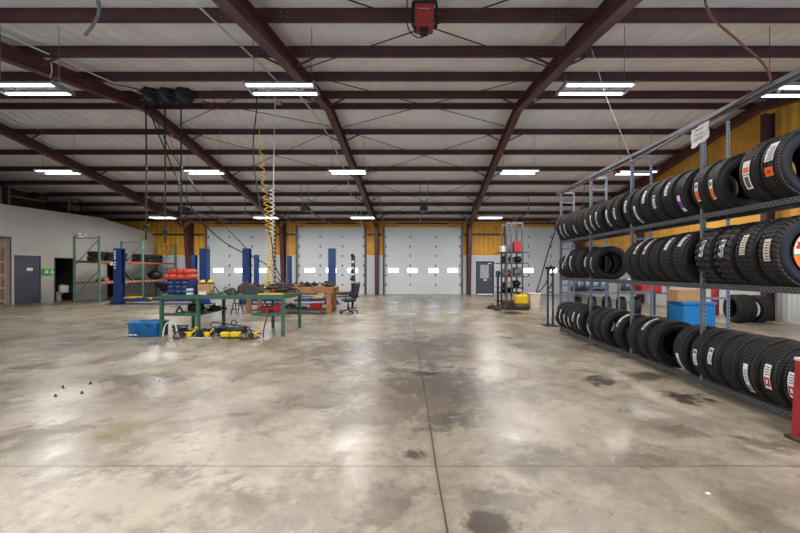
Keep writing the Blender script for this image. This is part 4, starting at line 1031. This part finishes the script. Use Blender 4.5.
# ------------------------------------------------------------------ yellow and black lifting gear on the floor
m = MB(); pts = []
for k in range(60):
    a = k * .42; r_ = .17 + .05 * math.sin(k * .37); pts.append((-5.25 + r_ * math.cos(a), 8.9 + r_ * .7 * math.sin(a), .03 + .0035 * k + .015 * math.sin(a * 1.7)))
m.tube(pts, .014, 6, 2); tag(m.build('coiled_cable', M_black), 'messy coil of black cable on the floor under the bench end', 'cable')
m = MB(); m.tube([(-5.42, 8.45, .02), (-5.38, 8.5, .3), (-5.22, 8.55, .34), (-5.12, 8.5, .1), (-5.0, 8.46, .02), (-4.6, 8.38, .015), (-4.3, 8.4, .015)], .016, 7); tag(m.build('air_line', M_pvc), 'pale grey air line arching over the coiled black cable', 'hose')
def winch(loc, rz, lb, s_=1.0):
    t = thing('chain_hoist', lb, 'hoist', loc, R(rz)); t.scale = (s_, s_, s_)
    m = MB(); m.bbox(0, 0, .085, .2, .13, .13, .03); m.build('body', M_yellow, t)
    m = MB(); m.cyl((-.05, -.09, .1), (-.05, -.13, .1), .07, 16); m.cyl((.06, .08, .1), (.06, .12, .1), .06, 16); m.build('side_cover', M_black, t)
    m = MB(); m.bar((.1, 0, .12), (.18, .02, .2), .035, .035); m.torus((.2, .02, .23), .03, .013, 'Y', 14, 6, -1.2, 3.6); m.build('hook', M_yellow, t)
    m = MB(); m.tube([(-.12, 0, .1), (-.22, .05, .16), (-.3, .0, .06), (-.24, -.1, .015), (-.1, -.14, .015)], .014, 6); m.build('chain', M_iron, t)
    return t
winch((-4.87, 8.45, 0), 5, 'yellow hoist with raised hook beside the coiled black cable', .95)
winch((-4.46, 8.48, 0), -20, 'yellow and black hoist lying by the second bench leg', .85)
t = thing('hydraulic_jack', 'long yellow and black hydraulic tool with ring handle under bench', 'jack', (-3.93, 8.62, 0))
m = MB(); m.bbox(-.12, -.1, .075, .2, .12, .11, .02); m.bbox(.12, -.1, .075, .24, .12, .11, .02); m.build('frame', M_yellow, t)
m = MB(); m.cyl((-.36, .02, .15), (.3, .02, .16), .06, 14); m.cyl((-.4, .02, .15), (-.36, .02, .15), .04, 12); m.build('cylinder', M_black, t)
m = MB(); m.bbox(-.22, .02, .22, .2, .1, .05, .01); m.build('cover', M_blue, t)
m = MB(); m.cyl((.02, .02, .2), (.02, .02, .26), .012, 8); m.torus((.02, .02, .315), .06, .013, 'Y', 18, 6); m.build('ring_handle', M_black, t)
m = MB(); m.tube([(-.4, .02, .18), (-.5, 0, .25), (-.45, .0, .33), (-.2, 0, .3), (.1, 0, .26), (.35, 0, .22), (.46, -.05, .08)], .013, 6); m.build('hose', M_black, t)
winch((-3.40, 8.4, 0), 35, 'yellow hoist with dark chain at the right end of the pile', .9)
t = thing('pump_unit', 'small yellow and black pump between hoist and long tool', 'pump', (-4.27, 8.82, 0))
m = MB(); m.cyl((0, 0, .0), (0, 0, .16), .075, 14); m.build('body', M_yellow, t); m = MB(); m.cyl((0, 0, .16), (0, 0, .23), .05, 12); m.bar((0, 0, .23), (.13, 0, .28), .025, .025); m.build('pump_head', M_black, t)
m = MB(); m.mi = 0
for k in range(26):
    x = -4.02 + .032 * k; y = 8.34 + .03 * math.sin(k * .8)
    m.torus((x, y, .014 if k % 2 else .02), .019, .006, 'Z' if k % 2 else 'Y', 8, 4)
tag(m.build('steel_chain', M_iron), 'grey steel chain laid on the floor in front of the long tool', 'chain')

# ------------------------------------------------------------------ wooden workbench
t = thing('wooden_workbench', 'wooden workbench crowded with parts, in front of the blue lift', 'workbench', (0, 0, 0))
WZ = .94
m = MB(); m.box(-5.55, 13.1, WZ - .06, -2.5, 14.3, WZ); m.build('top', M_wood, t)
m = MB(); m.box(-5.55, 13.1, WZ - .22, -2.5, 13.15, WZ - .061); m.box(-5.55, 14.25, WZ - .22, -2.5, 14.3, WZ - .061); m.build('apron', M_wood, t)
for x in (-5.45, -2.66):
    for y in (13.2, 14.2):
        m = MB(); m.box(x - .075, y - .045, 0, x + .075, y + .045, WZ - .06); m.build('leg', M_wood, t)
m = MB(); m.box(-5.37, 13.2, .1, -2.74, 14.2, .14); m.build('lower_shelf', M_woodd, t)
kinds = ['bracket', 'hub', 'coupling', 'gear', 'wedge']; mts = [M_iron, M_rust, M_blacks, mat('brown_iron', (74, 60, 50), .7, .2, .4, 12), M_iron, M_grey]
LBL = {'bracket': 'bracket', 'hub': 'wheel hub', 'coupling': 'pipe coupling', 'gear': 'gear', 'wedge': 'steel wedge'}
CN = {0: 'dark', 1: 'rusty', 2: 'black', 3: 'brown', 4: 'oily', 5: 'grey'}
for r_, y in enumerate((13.3, 13.8)):
    for i in range(9):
        k = kinds[(i * 2 + r_ * 3 + i // 3) % 5]; c_ = (i * 5 + r_ * 2) % 6
        clutter(k, (-5.25 + i * .32 + rnd.uniform(-.03, .03), y + rnd.uniform(-.05, .05), WZ + .001), rnd.uniform(-40, 40), mts[c_],
                '%s %s on wooden workbench, %s in the %s row from the block wall end' % (CN[c_], LBL[k], ORD[i], ('front', 'rear')[r_]), rnd.uniform(1.0, 1.5), 'parts on the wooden workbench')
t = thing('bench_vise', 'black bench vise at the right end of wooden workbench', 'vise', (-2.75, 13.35, WZ + .001))
m = MB(); m.cyl((0, 0, 0), (0, 0, .05), .09, 16); m.bbox(0, 0, .1, .12, .2, .1, .01); m.build('body', M_blacks, t)
m = MB(); m.box(-.08, -.15, .1, .08, -.11, .2); m.box(-.08, -.03, .15, .08, .01, .2); m.build('jaw', M_iron, t); m = MB(); m.cyl((0, -.3, .12), (0, -.15, .12), .015, 8); m.cyl((-.1, -.28, .12), (.1, -.28, .12), .01, 6); m.build('handle', M_chrome, t)
at_box('toolbox', (-3.2, 13.6, .141), .4, .3, .2, [M_redp, M_black], 'red toolbox on the lower shelf of wooden workbench by right leg', 'toolbox', .02, lambda m: m.box(-.201, -.151, .13, .201, .151, .14))
for i, (x, mt, nm) in enumerate(((-5.0, M_rust, 'rusty'), (-4.6, M_iron, 'dark'), (-4.1, M_black, 'black'), (-3.7, M_rust, 'larger rusty'))):
    clutter(kinds[i], (x, 13.6, .141), 30 * i, mt, '%s %s on the lower shelf of the wooden workbench' % (nm, LBL[kinds[i]]), 1.6)
# step ladder
t = thing('step_ladder', 'small dark step ladder standing behind the green bench', 'ladder', (PXX(236.5, 12.9), 12.95, 0))
for s_ in (-1, 1):
    m = MB(); m.bar((s_ * .13, -.2, 0), (s_ * .07, 0, .62), .03, .02); m.build('front_leg', M_blued, t)
    m = MB(); m.bar((s_ * .13, .22, 0), (s_ * .07, 0, .62), .025, .02); m.build('rear_leg', M_blacks, t)
for k in range(1, 3):
    m = MB(); z = .2 * k; m.box(-.12 + .018 * k, -.23 + .065 * k, z - .012, .12 - .018 * k, -.09 + .04 * k, z + .012); m.build('step', M_blacks, t)
m = MB(); m.box(-.09, -.09, .62, .09, .06, .645); m.build('top', M_blacks, t)
# office chair
t = thing('office_chair', 'black mesh-back swivel office chair beside the wooden workbench', 'chair', (-2.02, 13.45, 0), R(72))
for i in range(5):
    a = 2 * PI * i / 5 + .3; d = Vector((math.cos(a), math.sin(a), 0)); m = MB(); m.bar(Vector((0, 0, .12)), d * .32 + Vector((0, 0, .075)), .05, .03); lg = m.build('base_leg', M_black, t)
    m = MB(); p = d * .32; m.cyl(p + Vector((-.015, 0, .03)), p + Vector((.015, 0, .03)), .03, 12); m.cyl(p + Vector((0, 0, .04)), p + Vector((0, 0, .075)), .012, 6); m.build('caster', M_black, lg)
m = MB(); m.cyl((0, 0, .1), (0, 0, .3), .035, 12); m.cyl((0, 0, .3), (0, 0, .42), .022, 12); m.box(-.12, -.1, .4, .12, .1, .44); m.build('column', M_blacks, t)
m = MB(); m.ball((0, 0, .47), .27, .26, .05, 18, 8); m.build('seat', M_cloth, t)
m = MB()
g = [[m._v((.23 * u, -.24 - .10 * v + .05 * (1 - u * u) * -1, .55 + .5 * v)) for u in (-1, -.6, -.2, .2, .6, 1)] for v in (0, .2, .45, .7, .9, 1)]
for a, b in zip(g, g[1:]):
    for i in range(5): m._f([a[i], a[i + 1], b[i + 1], b[i]], True)
bk = m.build('backrest', M_cloth, t); sd = bk.modifiers.new('s', 'SOLIDIFY'); sd.thickness = .02
m = MB(); m.tube([(-.23, -.24, .55), (-.24, -.3, .8), (-.22, -.35, 1.05), (0, -.4, 1.08), (.22, -.35, 1.05), (.24, -.3, .8), (.23, -.24, .55), (0, -.29, .53), (-.23, -.24, .55)], .015, 6); m.tube([(0, -.05, .42), (0, -.26, .44), (0, -.34, .7)], .025, 6); m.build('back_frame', M_black, t)
for s_ in (-1, 1):
    m = MB(); m.tube([(s_ * .2, -.05, .44), (s_ * .31, -.05, .48), (s_ * .31, -.07, .66)], .016, 6); m.bbox(s_ * .31, -.0, .675, .07, .26, .03, .01); m.build('armrest', M_black, t)
# equipment pole behind the chair
t = thing('equipment_pole', 'tall black and white jointed pole standing behind the office chair', 'pole', (PXX(352.5, 15.2), 15.2, 0))
m = MB(); m.cyl((0, 0, 0), (0, 0, .03), .16, 18); m.build('base', M_blacks, t)
m = MB(); m.cyl((0, 0, .03), (0, 0, 2.1), .04, 10); m.build('shaft', M_blacks, t)
m = MB()
for z, r_ in ((1.0, .07), (1.3, .09), (1.55, .06), (1.8, .07)): m.cyl((0, 0, z), (0, 0, z + .1), r_, 12)
m.build('collar', M_offw, t)
m = MB()
for z, r_ in ((1.12, .1), (1.42, .08), (2.08, .07)): m.cyl((0, 0, z), (0, 0, z + .1), r_, 12)
m.build('grip', M_black, t)

# ------------------------------------------------------------------ hose reels and dropped hoses
t = thing('reel_bracket', 'dark steel bracket bar below the ridge holding three hose reels', 'bracket', (0, 0, 0))
m = MB(); m.bar(P(130, 82, 10.8) + Vector((0, 0, 0)), P(200, 83, 10.8), .05, .05); m.bar(P(128, 78, 10.8), P(140, 84, 10.5), .04, .04)
zb = P(165, 83, 10.8).z
for px in (133, 160, 195): x = PXX(px, 10.8); m.bar((x, 10.8, zb), (x, 10.8, roofz(10.8) - .02), .04, .04)
m.build('bracket_bar', M_blacks, t)
for i, px in enumerate((151, 168, 184)):
    c = P(px, 95.5, 10.75)
    t = thing('hose_reel', 'black hose reel under the roof, %s of three from the block wall side' % ORD[i], 'hose reel', c, R(52), 'hose reels under the roof ridge')
    for s_ in (-1, 1):
        m = MB(); m.lathe([(.05, s_ * .07), (.235, s_ * .07), (.25, s_ * .078), (.245, s_ * .09), (.05, s_ * .085)], 28, 'Y', cap=False); m.build('flange', M_black, t)
    m = MB()
    for k in range(4): m.torus((0, -.048 + .032 * k, 0), .19, .017, 'Y', 24, 6)
    m.cyl((0, -.068, 0), (0, .068, 0), .16, 20); m.build('hose_winding', M_black, t)
    m = MB(); m.bar((0, -.105, 0), (.0, -.105, .30), .05, .02); m.bar((0, .105, 0), (.0, .105, .30), .05, .02); m.bar((.0, -.11, .30), (.0, .11, .30), .06, .02); m.build('arm', M_blacks, t)
    x = PXX((146, 165, 181)[i], 10.8); zb_ = P(0, (226, 231, 218)[i], 10.8).z; ze = P(0, (240, 243, 228)[i], 10.8).z
    h = MB(); h.tube([(x, 10.8, P(0, 104, 10.8).z), (x + .01, 10.8, 4), (x, 10.8, zb_)], .02, 8); h = h.build('dropped_hose', M_black); tag(h, 'black hose hanging straight down from the %s hose reel' % ORD[i], 'hose')
    m = MB(); m.ball((x, 10.8, zb_), .07); m.cyl((x, 10.8, zb_), (x, 10.8, ze), .03, 10, .018); m.build('nozzle', M_blacks, h)
# drooping cables
def cable(name, pts, r, mt, lb, cat='cable'):
    m = MB(); m.tube(pts, r, 6); return tag(m.build(name, mt), lb, cat)
cable('drooping_hose', [P(147, 104, 10.85), P(165, 150, 11), P(190, 205, 11), P(212, 232, 11), P(232, 247, 11), P(255, 258, 11), P(268, 266, 11), P(277, 277, 10.3), (-3.0, 9.7, .98)], .018, M_black, 'black hose sagging from the hose reels down to the green bench', 'hose')
cable('drooping_hose', [P(150, 104, 10.9), P(175, 158, 11.5), P(222, 222, 14), P(240, 242, 16.6), (-7.15, 17.0, 2.5)], .014, M_black, 'black hose running from the reels to the blue lift column', 'hose')
cable('guide_wire', [P(157, 104, 10.9), P(186, 175, 12.5), P(214, 214, 15.5), (-7.1, 17.02, 2.5)], .008, M_iron, 'thin wire hanging diagonally between the hose reels and lift')
cable('red_hose', [P(186, 84, 10.9), P(196, 92, 10.9), P(206, 103, 10.9), P(214, 106, 10.9)], .012, M_hosered, 'short red hose trailing from the hose reel bracket', 'hose')
t = thing('hook_ring', 'small red hook hanging under the roof beside hose reels', 'hook', P(214.5, 106, 10.9))
m = MB(); m.torus((0, 0, 0), .1, .015, 'Y', 16, 6); m.build('ring', M_redp, t); m = MB(); m.cyl((0, 0, .1), (0, 0, roofz(10.9) - t.location.z - .02), .008, 5); m.build('cord', M_black, t)
# yellow coiled hose
YY = 9.45
path = [P(257, 127, YY), P(261, 150, YY), P(262.5, 170, YY), P(266, 200, YY), P(268, 225, YY), P(270, 250, YY), P(269.5, 270, YY), P(268, 286, YY)]
def path_at(pp, t):
    t = t * (len(pp) - 1); i = min(int(t), len(pp) - 2); return pp[i].lerp(pp[i + 1], t - i)
pts = []; n = 620
for k in range(n):
    t_ = (k / n) ** .62; c = path_at(path, t_); a = k * 2 * PI / 20; r_ = .04 + .04 * t_; pts.append(c + Vector((r_ * math.cos(a), r_ * math.sin(a), .01 * math.sin(a))))
m = MB(); m.tube(pts, .010, 5, 1); m = tag(m.build('coiled_air_hose', M_yellow), 'yellow coiled air hose hanging from the roof down to green bench', 'hose')
cable('support_hose', [P(256, 80, YY + .4) , P(256.5, 110, YY), P(253, 150, YY), P(259, 200, YY), P(271, 238, YY), P(274, 262, YY), P(281, 277, YY), P(290, 283, YY)], .016, M_black, 'black hose running down beside the yellow coiled hose', 'hose')
cable('hanging_rope', [P(275, 96, 9.7), P(274, 150, 9.7), P(273, 210, 9.7), P(272, 262, 9.7)], .012, M_pvc, 'grey rope hanging straight beside the yellow coiled hose', 'rope')
pts = []
for k in range(300):
    t_ = k / 300; c = P(272, 188, 9.6).lerp(P(273, 284, 9.6), t_); a = k * 2 * PI / 13; pts.append(c + Vector((.06 * math.cos(a), .06 * math.sin(a), 0)))
m = MB(); m.tube(pts, .011, 5, 1); m = tag(m.build('coiled_air_hose', M_cream), 'pale yellow coiled hose, the shorter of the two over green bench', 'hose')
m = MB(); c0 = P(280, 104, 9.6); m.bbox(0, 0, 0, .14, .1, .1, .01); o = m.build('junction_box', M_grey); o.location = (c0.x, 9.51, c0.z); tag(o, 'grey junction box on the roof beam above the green bench', 'box')

# ------------------------------------------------------------------ roof-hung red unit and conduits
t = thing('hoist_unit', 'red electric hoist motor hanging under the roof between rafters', 'hoist', P(424, 19, 6.2))
m = MB(); m.bbox(0, 0, 0, .31, .26, .36, .02); m.box(-.13, -.133, -.09, .12, -.13, -.085); m.build('cover', M_redh, t)
m = MB(); m.bbox(0, 0, .27, .33, .28, .17, .01)
for x in (-.1, 0, .1): m.cyl((x, -.15, .27), (x, -.14, .27), .02, 8)
zt_ = roofz(6.2) - P(424, 19, 6.2).z - .0
m.box(-.05, -.05, .355, .05, .05, zt_ - .02); m.build('head', M_black, t)
m = MB(); m.bbox(0, 0, -.215, .14, .12, .07, .01); m.build('connector', M_blacks, t)
m = MB(); m.tube([(-.18, -.05, .25), (-.2, -.05, -.05), (-.15, -.05, -.2), (-.13, -.05, -.24)], .022, 8); m.build('hose', M_black, t)
m = MB(); m.tube([(-.27, -.05, .5), (-.28, -.05, .05), (-.25, -.05, -.2), (-.12, -.05, -.33), (0, -.02, -.3), (.02, 0, -.25)], .010, 6); m.build('power_cord', M_iron, t)
m = MB(); m.cyl((.155, 0, .08), (.24, 0, .08), .025, 10); m.ball((.25, 0, .08), .028); m.cyl((.155, 0, -.12), (.22, 0, -.12), .03, 8); m.tube([(.19, 0, .3), (.22, 0, .1), (.2, 0, -.12)], .02, 8); m.build('valve', M_blacks, t)
m = MB()
for i in range(9): m.box(-.10 + i * .021, -.136, .075, -.087 + i * .021, -.1335, .088)
m.build('lettering', M_offw, t)
def conduit(pts, r, lb, mt=M_pvc, name='conduit'):
    m = MB(); m.tube(pts, r, 6); return tag(m.build(name, mt), lb, 'conduit')
conduit([P(98, 0, 5.6), P(99, 12, 5.7), P(93, 25, 5.9), P(85, 35, 6.0)], .025, 'short curved grey pipe end hanging at the near roof beams', M_galv)
conduit([P(0, 33, 7.1), P(46, 53, 8.0), P(100, 77, 9.2), P(142, 94, 10.4)], .018, 'pale conduit running under the roof from block wall side to reels')
conduit([P(192, 0, 5.9), P(230, 36, 6.8), P(262, 66, 8.2), P(280, 84, 9.3)], .018, 'pale conduit slanting under the roof towards the yellow hose')
conduit([P(50, 58, 8.2), P(52, 70, 8.2), P(50, 78, 8.1)], .012, 'white flexible conduit loop beside the first rafter above the light', M_pvc)
conduit([P(300, 96, 9.6), P(325, 130, 11.6), P(345, 172, 14.5), P(352, 200, 18)], .02, 'pale conduit following the rafter left of the middle bay')
conduit([P(361, 210.5, 22.2), P(361, 240, 22.9), P(357, 256, 22.9), P(353, 262, 22.9)], .02, 'pinkish drop hose in front of the second overhead door', M_cream, 'drop_hose')
conduit([P(289.5, 218, 24.03), P(289.5, 294.2, 24.03)], .035, 'vertical white pipe beside the steel column between two overhead doors')

# ------------------------------------------------------------------ parts rack by the personnel door
t = thing('parts_rack', 'narrow grey steel parts rack with loaded shelves by personnel door', 'rack', (0, 0, 0))
RXs = (PXX(504, 15.6), PXX(519.5, 15.6)); ra, rb = RXs
for x in (ra, PXX(511.5, 15.2), rb):
    for y in (15.2, 16.0):
        m = MB(); m.box(x - .03, y - .03, 0, x + .03, y + .03, 3.45); m.build('post', M_rail, t)
m = MB(); m.bar((ra, 15.2, 3.42), (rb, 15.2, 3.42), .04, .06); m.bar((ra, 16, 3.42), (rb, 16, 3.42), .04, .06); m.build('top_bar', M_galv, t)
for z in (.28, .62, .82, 1.28, 1.82, 2.26):
    m = MB(); m.box(ra - .3, 15.12, z - .03, rb + .22 if z > 1.0 else rb + .04, 15.16, z); m.box(ra - .3, 15.24, z - .03, rb + .1, 15.96, z); m.build('shelf', M_blacks, t)
m = MB(); x = PXX(497.5, 15.2); m.box(x - .04, 15.1, 0, x + .04, 15.18, 1.47); m.bar((x, 15.14, 1.47), (ra - .3, 15.14, 1.47), .03, .03); m.build('side_post', M_blacks, t)
def on_rack(px0, px1, z, h, mt, name, lb, cat, fn=None, y=15.6):
    x0, x1 = PXX(px0, y), PXX(px1, y)
    m = MB()
    if fn: fn(m, (x1 - x0), h)
    else: m.bbox(0, 0, h / 2, x1 - x0, .4, h, .02)
    o = m.build(name, mt); o.location = ((x0 + x1) / 2, y, z + .001); return tag(o, lb, cat)
def cans(m, w_, h):
    m.cyl((0, 0, 0), (0, 0, h * .8), w_ / 2, 16); m.cyl((0, 0, h * .8), (0, 0, h), w_ / 3, 12)
def motor(m, w_, h):
    m.cyl((-w_ / 2, 0, h * .5), (w_ * .3, 0, h * .5), h * .45, 16); m.cyl((w_ * .3, 0, h * .5), (w_ / 2, 0, h * .5), h * .2, 10); m.box(-w_ * .35, -.1, 0, w_ * .25, .1, h * .15); m.box(-w_ * .1, -.08, h * .8, w_ * .15, .08, h)
on_rack(500.5, 505.5, 2.26, .26, M_white, 'white_carton', 'white carton on the top shelf of the parts rack', 'carton')
on_rack(506, 512, 2.26, .3, M_grey, 'motor_part', 'grey motor part beside the white carton on parts rack', 'motor', motor)
on_rack(513, 519.5, 2.26, .44, [M_redp, M_cream], 'red_carton', 'tall red-orange carton on the top shelf of the parts rack', 'carton')
on_rack(501, 508, 1.82, .30, M_iron, 'motor_part', 'dark motor on the second shelf of the parts rack', 'motor', motor)
on_rack(508.5, 513, 1.82, .32, M_grey, 'metal_canister', 'grey metal canister on the second shelf of parts rack', 'canister', cans)
on_rack(514, 522, 1.82, .28, M_blacks, 'motor_part', 'black motor at the right end of the second parts rack shelf', 'motor', motor)
on_rack(502, 506, 1.28, .3, M_grey, 'metal_canister', 'grey canister on the third shelf of the parts rack', 'canister', cans)
on_rack(506.5, 511, 1.28, .28, M_ored, 'red_tin', 'red-orange tin on the third shelf of the parts rack', 'tin', cans)
on_rack(512.5, 522.5, 1.28, .38, M_grey, 'motor_part', 'large grey motor on the third shelf of parts rack', 'motor', motor)
on_rack(512.5, 520.5, .82, .3, M_iron, 'motor_part', 'oily motor above the yellow tank on the parts rack', 'motor', motor)
on_rack(502, 510, .62, .14, M_rust, 'motor_part', 'rusty motor on a low shelf of the parts rack', 'motor', motor)
for i, (px, Y, k, c_, s_) in enumerate(((493, 15.0, 'coupling', 0, 1.5), (500, 14.75, 'hub', 0, 1.5), (506, 14.6, 'bracket', 1, 1.3), (510.5, 14.45, 'gear', 0, 1.3), (497, 14.35, 'coupling', 1, 1.2), (489.5, 15.1, 'wedge', 3, 1.2))):
    clutter(k, (PXX(px, Y), Y, .0), 30 * i, mts[c_], '%s %s on floor before the parts rack, %s from the personnel door' % (CN[c_], LBL[k], ORD[{489.5: 0, 493: 1, 497: 2, 500: 3, 506: 4, 510.5: 5}[px]]), s_, 'parts on the floor before the parts rack')
for i, (px, z0) in enumerate(((503, .0),)):
    at_box('metal_crate', (PXX(505, 15.45), 15.0, .0), .46, .14, .3, [M_rust], 'rusty crate on the floor under the parts rack', 'crate')
t = thing('floor_pad', 'round dark base on the floor under the yellow tank', 'base', (PXX(521, 14.7), 14.7, 0))
m = MB(); m.lathe([(.3, 0), (.32, .03), (.31, .17), (.27, .2)], 24); m.build('drum_base', M_iron, t)
t = thing('yellow_tank', 'bright yellow plastic tank on a round dark base', 'tank', (PXX(521, 14.7), 14.7, .201))
m = MB(); m.bbox(0, 0, .19, .48, .34, .38, .06); m.build('body', M_yellow, t); m = MB(); m.cyl((-.1, 0, .38), (-.1, 0, .45), .05, 12); m.build('cap', M_black, t)
m = MB(); m.torus((.08, 0, .38), .07, .015, 'Y', 12, 6, 0, PI); m.build('handle', M_yellow, t); m = MB(); m.cyl((.18, 0, .38), (.2, 0, .6), .008, 6); m.build('rod', M_iron, t)
t = thing('cream_bin', 'cream plastic bin on the floor beside the yellow tank', 'bin', (PXX(533.5, 15.0), 15.0, 0))
m = MB(); m.hexa([(-.16, -.16, 0), (.16, -.16, 0), (.16, .16, 0), (-.16, .16, 0), (-.2, -.2, .58), (.2, -.2, .58), (.2, .2, .58), (-.2, .2, .58)]); m.build('body', M_cream, t); m = MB(); m.bbox(0, 0, .6, .44, .44, .04, .01); m.build('lid', M_cream, t)

# ------------------------------------------------------------------ small things on the floor
for i, (px, py) in enumerate(((63, 388), (55.5, 396.5), (82, 393.5), (90.5, 384))):
    Y = F * CZ / (py - VY); m = MB(); m.cyl((0, 0, 0), (0, 0, .008), .02, 8); m.cyl((0, 0, .008), (0, 0, .032), .01, 8)
    o = m.build('anchor_bolt', M_iron); o.location = (PXX(px, Y), Y, 0); tag(o, 'anchor bolt on the pale floor patch, the one %s' % ('farther back on the block wall side', 'closest to the block wall', 'nearer the camera on the tub side', 'farthest from the camera')[i], 'bolt', 'anchor bolts in the floor')
Y = F * CZ / (494 - VY); m = MB(); m.bbox(0, 0, .004, .03, .02, .008, .002); o = m.build('paper_scrap', M_paper); o.location = (PXX(708, Y), Y, 0); tag(o, 'tiny white paper scrap on the bare floor near the tire rack', 'scrap')

# ------------------------------------------------------------------ more loose work on the benches
for i, (x, y, k, c_, s_) in enumerate(((-3.32, 8.95, 'wedge', 3, .9), (-2.92, 8.98, 'coupling', 0, .8), (-3.42, 9.72, 'hub', 1, 1.2), (-2.88, 9.58, 'gear', 4, 1.2), (-3.15, 9.42, 'wedge', 1, 1.1), (-3.9, 9.35, 'gear', 2, 1.0), (-3.85, 9.75, 'bracket', 4, 1.4), (-4.25, 9.75, 'hub', 2, 1.3))):
    clutter(k, (x, y, b_ + (.062 if x > -3.5 else 0)), 37 * i, mts[c_], '%s %s in the pile on the green bench, %s from the right end' % (CN[c_], LBL[k], ORD[(3, 1, 4, 0, 2, 6, 5, 7)[i]]), s_, 'parts piled on the green bench')
for i in range(6):
    x = -4.95 + i * .42; m = MB(); m.bar((x - .25, 13.55 + .1 * math.sin(i * 2), 0), (x + .28, 13.6 + .12 * math.cos(i * 3), .03), .04, .035)
    o = m.build('metal_bar', (M_iron, M_woodd, M_yellow, M_rust, M_blacks, M_wood)[i]); o.location = (0, 0, WZ + .02); tag(o, '%s bar lying between the rows of parts on wooden workbench, %s along' % (('dark', 'brown', 'yellow', 'rusty', 'black', 'pale wood')[i], ORD[i]), 'bar')
m = MB(); m.tube([(-3.1, 9.0, BZ + .14), (-2.9, 9.2, BZ + .17), (-2.75, 9.5, BZ + .1), (-2.72, 9.8, BZ + .03), (-2.9, 9.95, BZ + .02)], .014, 6); tag(m.build('air_line', M_black), 'black air line crossing the right end of the green bench', 'hose')
# tangle of lines around the lifting gear
rr2 = random.Random(3)
for i in range(5):
    x0 = -5.1 + i * .38; pts = [Vector((x0, 8.55, .02))]
    for k in range(9): pts.append(Vector((x0 + rr2.uniform(-.28, .3), 8.72 + rr2.uniform(-.16, .25), max(.018, rr2.uniform(-.02, .17)))))
    pts.append(Vector((x0 + .3, 8.5, .016)))
    m = MB(); m.tube(pts, .011 + .003 * (i % 2), 6, 5); tag(m.build('air_line', (M_black, M_blacks, M_black, M_iron, M_black)[i]), 'dark looped air line tangled over the lifting gear, %s from the blue tub' % ORD[i], 'hose', 'tangled lines over the lifting gear')
# more stock on the parts rack
on_rack(507, 512.3, .62, .16, M_iron, 'gearbox', 'dark gearbox on the low left shelf of the parts rack', 'gearbox')
on_rack(501.5, 506, .82, .22, M_rust, 'metal_canister', 'rusty canister on the fourth shelf of parts rack', 'canister', cans)
on_rack(507, 511.5, .82, .2, M_offw, 'white_carton', 'small white carton on the fourth shelf of the parts rack', 'carton')
on_rack(496, 500.5, 1.28, .22, M_blacks, 'motor_part', 'small black motor at the left end of third parts rack shelf', 'motor', motor)
